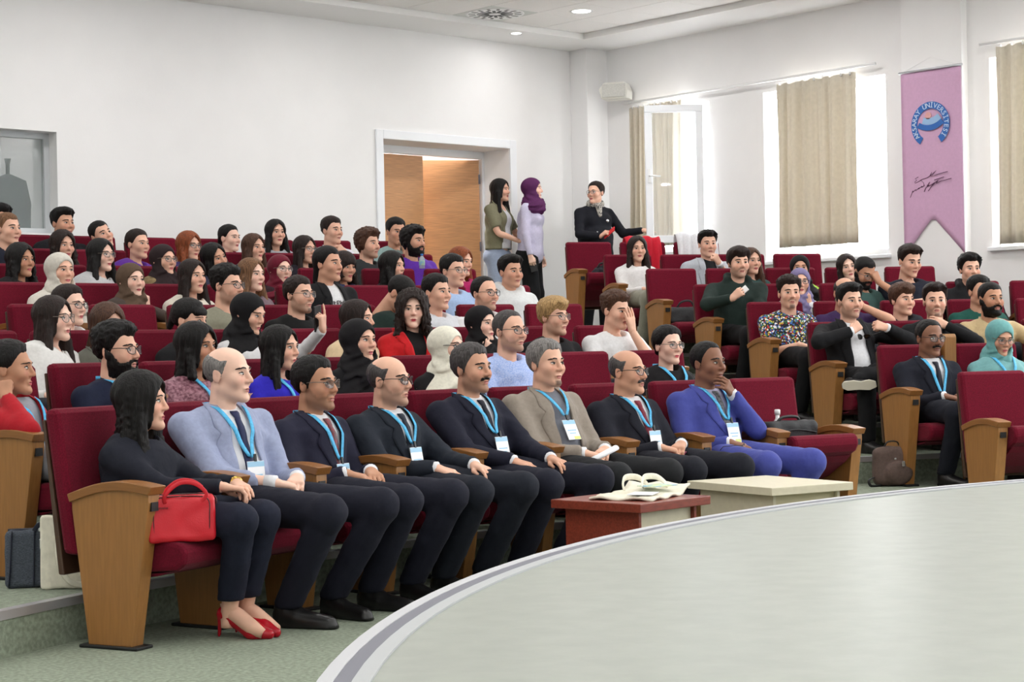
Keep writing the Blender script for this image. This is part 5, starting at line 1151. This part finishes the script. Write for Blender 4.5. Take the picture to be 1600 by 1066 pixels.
# ---- back row
PE('man100', 'man with short black hair in black jacket and white t-shirt below the control room window', 'the man under the control room window', phi=38, skin='mid', hair='quiff', hc='black', wear='jacket', c=(32, 32, 38), c2=(226, 226, 230))
PE('tilt160', 'man tilting his head back in the back row', 'the man tilting his head back', phi=34, roll=-18, pitch=-10, skin='light', hair='crop', hc='black', wear='tee', c=(60, 50, 60))
PE('ponytail', 'woman with slicked ponytail in white top in the back row', 'the woman with the ponytail in white', phi=50, sex='f', skin='pale', hair='pony', hc='black', wear='sweater', c=(228, 228, 232))
PE('longdk8', 'woman with long dark hair and grey jacket in the back row', 'the woman with long dark hair of the back row', phi=24, sex='f', skin='light', hair='long2', hc='black', wear='sweater', c=(168, 172, 180))
PE('manwhite8', 'man in white shirt with clasped hands in the back row', 'the man in white of the back row', phi=44, skin='light', hair='short', hc='dark', wear='shirt', c=(226, 226, 236), arms={1: AH(1, (.03, -.13, -.20), (-.8, 0, .5), hp='fist')})
PE('teal8', 'man in pale teal t-shirt with his hand on his mouth by the door', 'the man in pale teal', phi=28, pitch=6, skin='mid', hair='short', hc='black', wear='tee', c=(134, 158, 156), arms={1: AH(1, (.03, -.11, -.17), hp='fist')})
PE('edge', 'dark-haired man cut off by the left edge of the view in the back row', 'the man at the left edge', phi=40, skin='mid', hair='thick', hc='black', wear='tee', c=(40, 40, 48))
# ---- standing by the door and the pillar
S1 = person('standing woman with long black hair in short olive blazer and pale jeans', top=1.66, phi=62, loc=(12.31, 13.98, 7 * ST), rz=math.radians(20), stand=True, sex='f', skin='light', hair='vlong', hc='black', wear='blazer_s', c=(128, 124, 100), c2=(232, 232, 234), legc=(160, 172, 196), wide=1.15, arms={1: AL((.12, -.24, 1.02), (-.75, -.5, 0), (0, -.6, .9), 'grip', (.8, .3, -.5)), -1: AL((-.04, -.26, 1.00), (.7, -.6, 0), (0, -.6, .9), 'grip', (-.8, .4, -.5))}, res=.013, row=4 and None)
S2 = person('standing woman in purple headscarf with pale lilac shirt and black trousers', top=1.66, phi=82, loc=(12.52, 13.72, 7 * ST), rz=math.radians(32), stand=True, sex='f', skin='pale', hair='hijab_s', hcol=(96, 40, 94), wear='sweater', c=(206, 200, 226), legc=(24, 24, 28), wide=1.25, pose='side', res=.013)
S3 = person('standing woman in black coat with patterned neck scarf pointing towards the window', top=1.62, phi=-34, loc=(13.12, 13.38, 7 * ST), rz=math.radians(-18), stand=True, sex='f', skin='light', hair='updo', hc='dark', glasses='metal', wear='coat', c=(30, 32, 42), legc=(24, 24, 28), fat=1.12, res=.013, twist=0,
    arms={1: AL((.46, -.20, 1.10), (1, -.25, .0), (.1, -.6, .8), 'point', (.3, .3, -.9)), -1: AL((-.07, -.27, 1.03), (.4, -.7, .5), (-.5, -.3, .6), 'grip', (-.9, .4, -.5))})

print('SEATDEV', [q for q in DBG if abs(q[2]) * (R1 + RD * (q[0] - 1)) * .01745 > .16])
# ------------------------------------------------------------------ clothing details and things people hold
def W_(info, p):
    c_, s_ = math.cos(info['rz']), math.sin(info['rz']); return Vector((info['loc'][0] + c_ * p[0] - s_ * p[1], info['loc'][1] + s_ * p[0] + c_ * p[1], info['loc'][2] + p[2]))
def grip(info, s, a=.085, b=-.03):
    S_, E_, w_, fd, bk, hp = info['AR'][s]; y = norm(fd); z = np.array(bk, float); z = norm(z - y * (z @ y)); return w_ + y * a + z * b, y, z
def watch(info, s, m, r=.0315):
    e, w_ = info['AR'][s][1:3]; d_ = norm(w_ - e); mb = MB(); mb.tube([w_ - d_ * .006, w_ + d_ * .012], [r * .86, r * .86], 16); return mb.build('wristwatch', m, info['root'])
watch(P1, 1, M_gold); watch(P3, -1, M_silver)
def button(info, u, z, m, r=.011):
    p = info['proj'](np.array([u]), np.array([z]), .008)[0]; R = Vector(info['F']).to_track_quat('Z', 'Y').to_matrix().to_4x4(); R.translation = Vector(p)
    MB().lathe([(.001, .004), (r, .003), (r, -.003)], 14, 0, R).build('button', m, info['gar'])
for dz in (-.20, -.31): button(P1, .0, P1['nb'][2] + dz, M_gold)
button(P2, -.055, P2['nb'][2] - .33, M_gframe)
# backwards cap
for o in [x for x in bpy.data.objects if x.get('label', '').startswith('bearded man in backwards green cap')]:
    M_cap = cloth((24, 92, 74)); hairo = [c_ for c_ in o.children if c_.name.startswith('hair')][0]
    cp = poly('cap', lambda P: smax(smin(head_core(P, 'm') - .030, ecap(P, (0, .085, .028), (0, .15, .012), (1, 0, 0), (.06, .012), (.05, .006)), .012), hairline(P, [(-.1, .075), (-.05, .058), (.0, .035), (.06, .02), (.11, .012)]), .006), (-.13, -.15, -.06), (.13, .2, .18), .008, M_cap, o)
    cp.matrix_local = hairo.matrix_local
# neck scarf and pin of the standing woman in the coat
M_scarf = mat('scarf_print', (206, 200, 190), .8, scale=60, col2=(30, 30, 34))
def scarf(P):
    nb = S3['nb']; d = cap(P, nb + (-.05, -.02, .03), nb + (.05, -.02, .03), .05, .05); d = smin(d, cap(P, nb + (0, .03, .03), nb + (0, .05, .035), .055, .055), .03)
    d = smin(d, cap(P, nb + S3['F'] * .10 + (0, 0, -.0), nb + S3['F'] * .13 + (0.0, 0, -.10), .035, .02), .02); return d - .004 * wob(P, 90)
nb = S3['nb']; poly('neck_scarf', scarf, nb - .22, nb + .2, .009, M_scarf, S3['root'])
button(S3, .075, nb[2] - .15, M_silver, .018); button(S3, .06, nb[2] - .27, M_silver, .009); button(S3, -.06, nb[2] - .27, M_silver, .009)
def phone(info, s, label, m, name='mobile_phone', size=(.072, .148, .009), a=.095, b=-.032, rest=False):
    p, y, z = grip(info, s, a, b); x = np.cross(y, z); wl = W_(info, p); c_, s_ = math.cos(info['rz']), math.sin(info['rz']); Rz = np.array(((c_, -s_, 0), (s_, c_, 0), (0, 0, 1)))
    t = thing(name, label, 'phone', wl); R = Matrix((Rz @ norm(x * .25 + y * .97) * 0 + Rz @ x, Rz @ y, Rz @ z)).transposed(); t.rotation_euler = R.to_euler()
    MB().box([-q / 2 for q in size], [q / 2 for q in size], bev=.003).build('case', m, t); MB().box((-size[0] / 2 + .004, -size[1] / 2 + .004, -size[2] / 2 - .0008), (size[0] / 2 - .004, size[1] / 2 - .004, -size[2] / 2 + .001)).build('screen', mat('phone_screen', (16, 18, 22), .08), t); return t
phone(S3, -1, 'red mobile phone held by the standing woman in the black coat', mat('phone_red', (206, 34, 40), .35))
phone(S2, -1, 'black mobile phone held low by the woman in the purple headscarf', M_black)
phone(S1, 1, 'dark mobile phone held at the waist of the woman in the olive blazer', M_black)
phone(P7, 1, 'maroon phone in the hands of the man with the burgundy tie', mat('phone_maroon', (120, 40, 70), .4))
phone(PBW, 1, 'dark mobile phone raised by the woman in the white jacket', M_black, a=.06, b=-.03)
phone(PHD, -1, 'small white phone in the hand of the man in the dark green hoodie', M_white, size=(.05, .11, .008), a=.09)
byl = {o.get('label', ''): o for o in bpy.data.objects if o.type == 'EMPTY'}
# rolled papers of the man in taupe
a1 = grip(P6, -1, .07, -.012)[0]; a2 = grip(P6, 1, .07, -.012)[0]; d_ = norm(a2 - a1); a1 = a1 + np.array((0, -.025, .012)); a2 = a2 + np.array((0, -.025, .012)); q = [a1 - d_ * .09, a2 + d_ * .08]
t = thing('rolled_papers', 'white rolled papers held by the grey-haired man in taupe', 'paper', W_(P6, (a1 + a2) / 2), P6['rz']); cen = (a1 + a2) / 2
mb = MB(); mb.tube([q[0] - cen, q[1] - cen], .020, 14, flat=.7); mb.build('roll', mat('paper_white', (238, 238, 242), .8), t)
# spectacles case of the man in blue
p, y, z = grip(P8, -1, .08, -.02); t = thing('folded_spectacles', 'folded black spectacles in the hand of the man in bright blue', 'glasses', W_(P8, p + (0, -.01, 0)), P8['rz'] + .9)
o = link('frame', HCACHE.get(('gl', 'dark')), t, (0, .1, .015))
# ------------------------------------------------------------------ seats
ORD = ['front', 'second', 'third', 'fourth', 'fifth', 'sixth', 'seventh', 'back']
BAGSEAT = {(1, 'c', 0): 'holding the black laptop bag in the front row', (6, 'r', 0): 'holding the black handbag beside the aisle', (8, 'r', 0): 'holding the black knitted bag at the top of the aisle', (8, 'r', 1): 'with the red coat draped over its back', (8, 'r', 2): 'with the white jacket draped over its back', (1, 'r', 0): 'beside the aisle in front of the woman in teal'}
for key in sorted(SEATS, key=str):
    row, blk, k = key; th = SEATS[key]; last = (k == 0 and blk == 'c')
    nxt = (row, 'r', k + 1) not in SEATS
    bl = 'centre block' if blk == 'c' else 'right block'
    if key in OCC: make_seat(row, th, 'red theatre seat under %s' % OCC[key].replace('the ', 'the ', 1), 'red theatre seats with oak side panels', 0, last)
    else:
        if key in BAGSEAT: lb = 'empty red theatre seat ' + BAGSEAT[key]
        else:
            nb_ = [(abs(j - k), j) for (r2, b2, j) in OCC if r2 == row and b2 == blk]
            if nb_:
                dd, j = min(nb_); sd = 'left' if j < k and blk == 'c' or j > k and blk == 'r' else 'right'
                lb = 'empty red theatre seat %s %s of %s' % (['', 'just', 'two places', 'three places', 'four places', 'five places', 'six places', 'seven places', 'eight places'][min(dd, 8)], sd, OCC[(row, blk, j)])
            else: lb = 'empty red theatre seat, %s row of the %s, place %d from the aisle' % (ORD[row - 1], bl, k + 1)
        make_seat(row, th, lb, 'red theatre seats with oak side panels', 4 if key == (6, 'r', 0) else 24, last)
# wooden writing tablet standing between rows
x, y = ring(R1 + RD * 1 + .52, 64.48); t = thing('folding_tablet', 'upright wooden folding writing tablet behind the man in the dark suit', 'tablet', (x, y, ST + .72), math.radians(64.5 - 90))
MB().prism([(-.03, 0), (.03, 0), (.034, .24), (.02, .262), (-.02, .262), (-.034, .24)], 0, -.045, .045, 0, .006).build('board', M_oak, t); MB().box((-.015, -.02, -.14), (.015, .02, .01)).build('hinge_arm', M_black, t)
# ------------------------------------------------------------------ tables in front of the first row
M_cherry = wood('cherry_wood', (128, 54, 38), (2, 12, 12), .18, .35); M_cream = mat('cream_laminate', (214, 206, 180), .4, var=.03, scale=30)
def table(name, label, x, y, rz, sx, sy, m, mpan, h=.45, ex=None):
    t = thing(name, label, 'table', (x, y, 0), rz)
    MB().box((-sx / 2, -sy / 2, h - .038), (sx / 2, sy / 2, h), bev=.003).build('tabletop', m, t)
    i = .045
    for s in (-1, 1): MB().box((s * (sx / 2 - i) - (.018 if s > 0 else 0), -sy / 2 + i, .0), (s * (sx / 2 - i) + (0 if s > 0 else .018), sy / 2 - i, h - .038), bev=.002).build('side_panel', m, t)
    MB().box((-sx / 2 + i + .018, -sy / 2 + i + .02, .04), (sx / 2 - i - .018, -sy / 2 + i + .036, h - .038)).build('front_panel', mpan, t)
    MB().box((-sx / 2 + i + .018, sy / 2 - i - .036, .04), (sx / 2 - i - .018, sy / 2 - i - .02, h - .038)).build('back_panel', mpan, t)
    mb = MB()
    for s in (-1, 1): mb.lathe([(.001, .002), (.008, .002), (.008, -.002)], 12, 0, Matrix.Translation((s * .12, -sy / 2 + i + .019, h - .12)) @ Matrix.Rotation(math.pi / 2, 4, 'X'))
    mb.build('screw_cap', mat('screw_tan', (176, 150, 110), .5), t); return t
table('coffee_table', 'low cherry wood table with cream front panel carrying the tote bag', 5.655, 5.575, math.radians(6), .50, .50, M_cherry, M_cream)
table('coffee_table', 'low cream laminate table right of the cherry table', 6.70, 5.67, math.radians(-10), .50, .64, M_cream, mat('cream_panel', (206, 196, 160), .45))
M_canvas = mat('canvas_cream', (232, 226, 208), .9, var=.05, scale=40, bump=.3, bscale=60)
t = thing('tote_bag', 'cream canvas tote bag with printed papers lying on the cherry table', 'bag', (5.70, 5.56, .452), math.radians(20))
nu, nv = 16, 12; P = np.zeros((nv, nu, 3))
for a in range(nv):
    for b in range(nu):
        u = b / (nu - 1) - .5; v = a / (nv - 1) - .5; P[a, b] = (u * .42, v * .30, .012 + .022 * math.exp(-((u - .1) / .25) ** 2) * (1 - 2 * abs(v)) + .035 * max(0, u - .28) / .22 + .006 * math.sin(u * 17 + v * 11))
N = np.zeros_like(P); N[..., 2] = 1; MB().sheet(P, N, .010).build('body', M_canvas, t)
def strap(pts, w, n=26): 
    Q = smooth_poly(pts, n); Tn = np.gradient(Q, axis=0); S_ = np.cross(Tn, np.array((.3, 1, .1))); 
    mb = MB(); mb.tube(Q, w, 8, flat=.18, up=(0, 1, 0)); return mb
for o_, y_ in ((0, .05), (.05, -.02)):
    strap([(-.06 + o_, y_, .03), (-.05 + o_, y_ + .01, .06), (.0 + o_, y_ + .02, .082), (.08 + o_, y_, .078), (.11 + o_, y_ - .03, .05), (.11 + o_, y_ - .04, .03)], .014).build('handle', M_canvas, t)
for (x_, y_, z_, a_, m_) in ((-.12, -.04, .022, .2, mat('leaflet_white', (236, 238, 244), .6)), (.06, -.05, .045, -.3, mat('leaflet_blue', (120, 176, 218), .6, scale=20, col2=(220, 226, 150)))):
    MB().box((x_ - .075, y_ - .055, z_), (x_ + .075, y_ + .055, z_ + .003), 0, Matrix.Rotation(a_, 4, 'Z')).build('leaflet', m_, t)
# ------------------------------------------------------------------ bags
def bag_sdf(sx, sy, sz, top=.8, r=.03):
    def f(P):
        k = 1 + (top - 1) * np.clip(P[:, 2] / sz, 0, 1); q = np.abs(np.stack([P[:, 0], P[:, 1] / k, P[:, 2] - sz / 2], 1)) - np.array((sx / 2 - r, sy / 2 - r, sz / 2 - r), f4)
        return np.sqrt((np.maximum(q, 0) ** 2).sum(1)) + np.minimum(q.max(1), 0) - r - .004 * wob(P, 35, sx * 20)
    return f
def seat_pt(row, th, p): 
    r = R1 + RD * (row - 1); x, y = ring(r, th); a = math.radians(th - 90); return (x + math.cos(a) * p[0] - math.sin(a) * p[1], y + math.sin(a) * p[0] + math.cos(a) * p[1], ST * (row - 1) + p[2])
s0 = SEATS[(1, 'c', 8)]; M_rl = mat('red_leather', (206, 26, 42), .38, bump=.08, bscale=160); M_rd = mat('zip_dark', (60, 20, 24), .4)
t = thing('handbag', 'red leather handbag beside the woman in navy on the front row seat', 'handbag', seat_pt(1, s0, (-.150, -.02, .405)), math.radians(s0 - 90 - 50)); t.scale = (.86, .95, .95)
poly('bag_body', bag_sdf(.30, .145, .185, .72, .022), (-.19, -.12, -.03), (.19, .12, .22), .007, M_rl, t)
mb = MB(); 
for s in (-1, 1): mb.tube(smooth_poly([(s * .118, -.066, .02), (s * .122, -.064, .10), (s * .112, -.052, .172), (0, -.048, .183)], 16), .0025, 6)
mb.tube(smooth_poly([(.15, .0, .03), (.152, .0, .12), (.13, 0, .182), (-.13, 0, .184)], 16), .004, 6); mb.build('zip', M_rd, t)
for s in (-1, 1):
    hd = strap([(-.07, s * .055, .155), (-.07, s * .07, .19), (-.01, s * .065, .235), (.06, s * .06, .232), (.11, s * .06, .19), (.08, s * .055, .155)], .0085); hd.build('handle', M_rl, t)
mb = MB()
for (u0, u1, z0, z1) in print_marks(7, .05, .009): mb.box((u0 - .08, -.0765, z0 + .135), (u1 - .08, -.0745, z1 + .135))
mb.build('logo_print', M_rd, t)
M_tw = mat('grey_tweed', (70, 76, 86), .85, var=.45, scale=120, stretch=(1, 1, 5), bump=.3); M_nv = mat('navy_trim', (26, 30, 48), .5)
t = thing('tote_bag', 'dark grey tweed tote bag with navy straps on the floor at the left', 'bag', (3.50, 6.86, ST + .001), math.radians(-34))
poly('bag_body', bag_sdf(.30, .15, .235, .6, .025), (-.19, -.12, -.03), (.19, .12, .28), .008, M_tw, t)
mb = MB()
for x_ in (-.125, -.03, .07): mb.tube(smooth_poly([(x_ * 1.05, -.079, .01), (x_, -.075, .08), (x_ * .97, -.062, .16), (x_ * .95, -.05, .232)], 14), .010, 8, flat=.35, up=(1, 0, 0))
mb.tube([(-.14, 0, .233), (.14, 0, .236)], .012, 8, flat=.5); mb.build('trim_strap', M_nv, t)
strap([(-.03, -.05, .23), (.0, -.07, .26), (.05, -.09, .22), (.07, -.085, .15)], .010).build('handle', M_nv, t)
MB().box((-.005, -.085, .16), (.02, -.078, .20), bev=.002).build('buckle', M_silver, t); MB().box((-.012, -.06, .228), (.012, -.04, .25), bev=.003).build('buckle', M_silver, t)
t = thing('tote_bag', 'cream canvas tote bag standing behind the front row end panel', 'bag', (3.53, 6.70, ST + .001), math.radians(-40)); t.scale = (.74, 1, 1.0)
poly('bag_body', bag_sdf(.30, .07, .30, .45, .012), (-.18, -.07, -.03), (.18, .07, .34), .008, M_canvas, t)
strap([(-.03, -.022, .24), (-.045, -.05, .20), (-.03, -.075, .10), (.03, -.08, .035), (.10, -.07, .02)], .013).build('handle', M_canvas, t); strap([(.04, -.022, .25), (.05, -.05, .18), (.06, -.06, .09), (.12, -.06, .05)], .013).build('handle', M_canvas, t)
M_bp = mat('brown_canvas', (92, 74, 68), .8, var=.12, scale=60, bump=.3, bscale=40)
t = thing('backpack', 'brown backpack leaning on the aisle seat panel', 'backpack', (9.62, 7.10, ST + .002), math.radians(-36))
_bb = bag_sdf(.25, .15, .255, .7, .05)
def bpf(P): return smin(_bb(P), ell(P, (.02, -.075, .085), (.088, .035, .075)), .02) - .005 * wob(P, 28)
poly('bag_body', lambda P: np.maximum(bpf(P), -P[:, 2]), (-.18, -.16, -.03), (.18, .14, .30), .008, M_bp, t)
mb = MB(); mb.tube(smooth_poly([(-.05, .0, .25), (-.03, -.01, .285), (.03, -.01, .285), (.05, 0, .25)], 14), .008, 8, flat=.6); mb.tube(smooth_poly([(-.11, -.02, .06), (-.17, -.05, .045), (-.16, -.06, .006), (-.09, -.05, .006)], 14), .010, 8, flat=.4); mb.build('strap', M_black, t)
MB().box((.03, -.118, .13), (.05, -.108, .165), bev=.002).build('buckle', M_silver, t); MB().box((-.02, -.115, .175), (-.005, -.10, .186), bev=.002).build('buckle', M_silver, t)
M_bb = mat('black_nylon', (26, 26, 30), .6, bump=.25, bscale=40)
th9 = SEATS[(1, 'c', 0)]
t = thing('laptop_bag', 'black laptop bag wedged on the empty front row seat', 'bag', seat_pt(1, th9, (-.02, .27, .47)), math.radians(th9 - 90)); poly('bag_body', bag_sdf(.36, .13, .20, .9, .035), (-.22, -.12, -.03), (.22, .12, .24), .009, M_bb, t)
mb = MB(); mb.tube(smooth_poly([(-.08, 0, .19), (-.05, -.01, .22), (.05, -.01, .22), (.08, 0, .19)], 12), .009, 8); mb.tube(smooth_poly([(-.15, -.066, .13), (0, -.07, .15), (.15, -.066, .13)], 10), .004, 6); mb.build('handle', M_black, t)
t = thing('knob_bottle_cap', 'small white bottle top behind the laptop bag', 'bottle', seat_pt(1, th9, (-.02, .37, .47))); MB().lathe([(.03, 0), (.03, .18), (.012, .21), (.012, .235)], 14).build('bottle', M_white, t); MB().lathe([(.017, .232), (.017, .258), (.013, .262)], 14).build('cap', M_white, t)
t6 = SEATS[(6, 'r', 0)]
t = thing('handbag', 'black handbag on the empty aisle seat below the woman in the white blouse', 'handbag', seat_pt(6, t6, (-.03, .22, .42)), math.radians(t6 - 90)); poly('bag_body', bag_sdf(.34, .15, .15, .6, .035), (-.22, -.13, -.03), (.22, .13, .2), .009, M_bb, t)
strap([(-.08, -.02, .13), (-.04, -.03, .19), (.05, -.02, .20), (.10, -.01, .13)], .009).build('handle', M_bb, t)
t8 = SEATS[(8, 'r', 0)]
t = thing('knitted_bag', 'black knitted bag on the topmost aisle seat', 'bag', seat_pt(8, t8, (.03, .26, .52)), math.radians(t8 - 90)); poly('bag_body', lambda P: smin(ell(P, (0, 0, .07), (.115, .08, .075)), cap(P, (.0, 0, .1), (.02, 0, .16), .03, .02), .02) - .010 * wob(P, 60), (-.16, -.12, -.03), (.16, .12, .22), .009, mat('black_knit', (26, 26, 34), .95, bump=.5, bscale=120), t)
MB().tube(smooth_poly([(-.06, 0, .12), (-.03, -.02, .17), (.04, -.02, .17), (.07, 0, .12)], 14), .010, 8).build('handle', M_bb, t)
def drape_coat(name, label, key, m, w, hang, lift=.02):
    th = SEATS[key]; t = thing(name, label, 'coat', seat_pt(key[0], th, (0, 0, 0)), math.radians(th - 90)); nu, nv = 22, 16; P = np.zeros((nv, nu, 3)); prof = smooth_poly([(.62, .60), (.61, .80), (.595, .925 + lift), (.54, .945 + lift), (.495, .90), (.47, .78), (.455, .92 - hang)], nv)
    for a in range(nv):
        for b in range(nu):
            u = b / (nu - 1) - .5; P[a, b] = (u * w, prof[a, 0] - .014 * math.sin(u * 31 + a * .25), prof[a, 1] + .01 * math.sin(u * 14))
    N = np.zeros_like(P); N[..., 1] = -.7; N[..., 2] = .7; MB().sheet(P, N, .008).build('cloth', m, t); return t
drape_coat('draped_coat', 'bright red coat draped over a back row seat', (8, 'r', 1), cloth((200, 30, 50)), .36, .42)
t = drape_coat('draped_jacket', 'white jacket with red lining draped over a back row seat', (8, 'r', 2), cloth((228, 228, 232)), .42, .30, .05)
# water bottle on the row six backrest ledge
t = thing('water_bottle', 'small plastic water bottle standing on a seat back before the green cap', 'bottle', (9.268, 11.505, 5 * ST + .917)); x, y = ring(R1 + RD * 5 + .55, math.degrees(math.atan2(11.478 - CY, 9.27 - CX))); t.location = (x, y, 5 * ST + .916); t.scale = (.8, .8, .76)
MB().lathe([(.026, 0), (.030, .006), (.030, .05), (.027, .06), (.030, .07), (.030, .105), (.013, .135), (.012, .145)], 18).build('bottle', mat('bottle_clear', (214, 226, 234), .08, alpha=.45), t)
MB().lathe([(.0305, .035), (.0308, .037), (.0308, .085), (.0305, .087)], 18).build('label', mat('bottle_label', (170, 206, 150), .5, scale=30, col2=(120, 170, 214)), t); MB().lathe([(.0155, .138), (.0155, .155), (.013, .158)], 14).build('cap', mat('cap_blue', (60, 120, 200), .4), t)
# crossed foot with white sole, and phone of the man in the hoodie
for o in [x for x in bpy.data.objects if x.get('label', '').startswith('man with moustache in black suit and white shirt')]:
    sh = link('shoe', shoe_mesh('dress', M_shoe), o); an = o.matrix_basis @ Vector((-.235, -.185, .485)) - RIGHT * .04; cd = (EYE - an).normalized()
    zl = -(cd * .93 + Vector((0, 0, -.30)) + RIGHT * -.15).normalized(); yl = (-RIGHT * .95 + Vector((0, 0, -.12))); yl = (yl - zl * yl.dot(zl)).normalized(); xl = yl.cross(zl)
    Rw = Matrix((xl, yl, zl)).transposed().to_4x4(); sh.matrix_local = o.matrix_basis.inverted() @ Matrix.Translation(an) @ Rw @ Matrix.Scale(.8, 4) @ Matrix.Translation((0, .02, -.06))
    MB().prism([(-.04, .04), (-.046, -.04), (-.034, -.10), (-.047, -.17), (-.03, -.225), (.02, -.23), (.045, -.17), (.038, -.08), (.042, .02), (.02, .06), (-.02, .06)], 2, -.014, .003, 0, .004).build('sole', mat('sole_white', (214, 208, 192), .7), sh)
    link('shoe', shoe_mesh('dress', M_shoe), o, (-.14, -.12, 0), (0, 0, math.radians(9)))
    g = thing('hanging_sunglasses', 'dark sunglasses hanging on the white shirt of the man in the black suit', 'sunglasses', o.matrix_basis @ Vector((0.0, .155, .80)), o.rotation_euler.z); g.rotation_euler = (math.radians(15), 0, o.rotation_euler.z + math.radians(-70)); 
    MB2 = glasses_mesh('std').mesh('frame', [M_gframe, mat('lens_black', (14, 14, 16), .1)]); link('frame', MB2, g, (0, .1, 0))
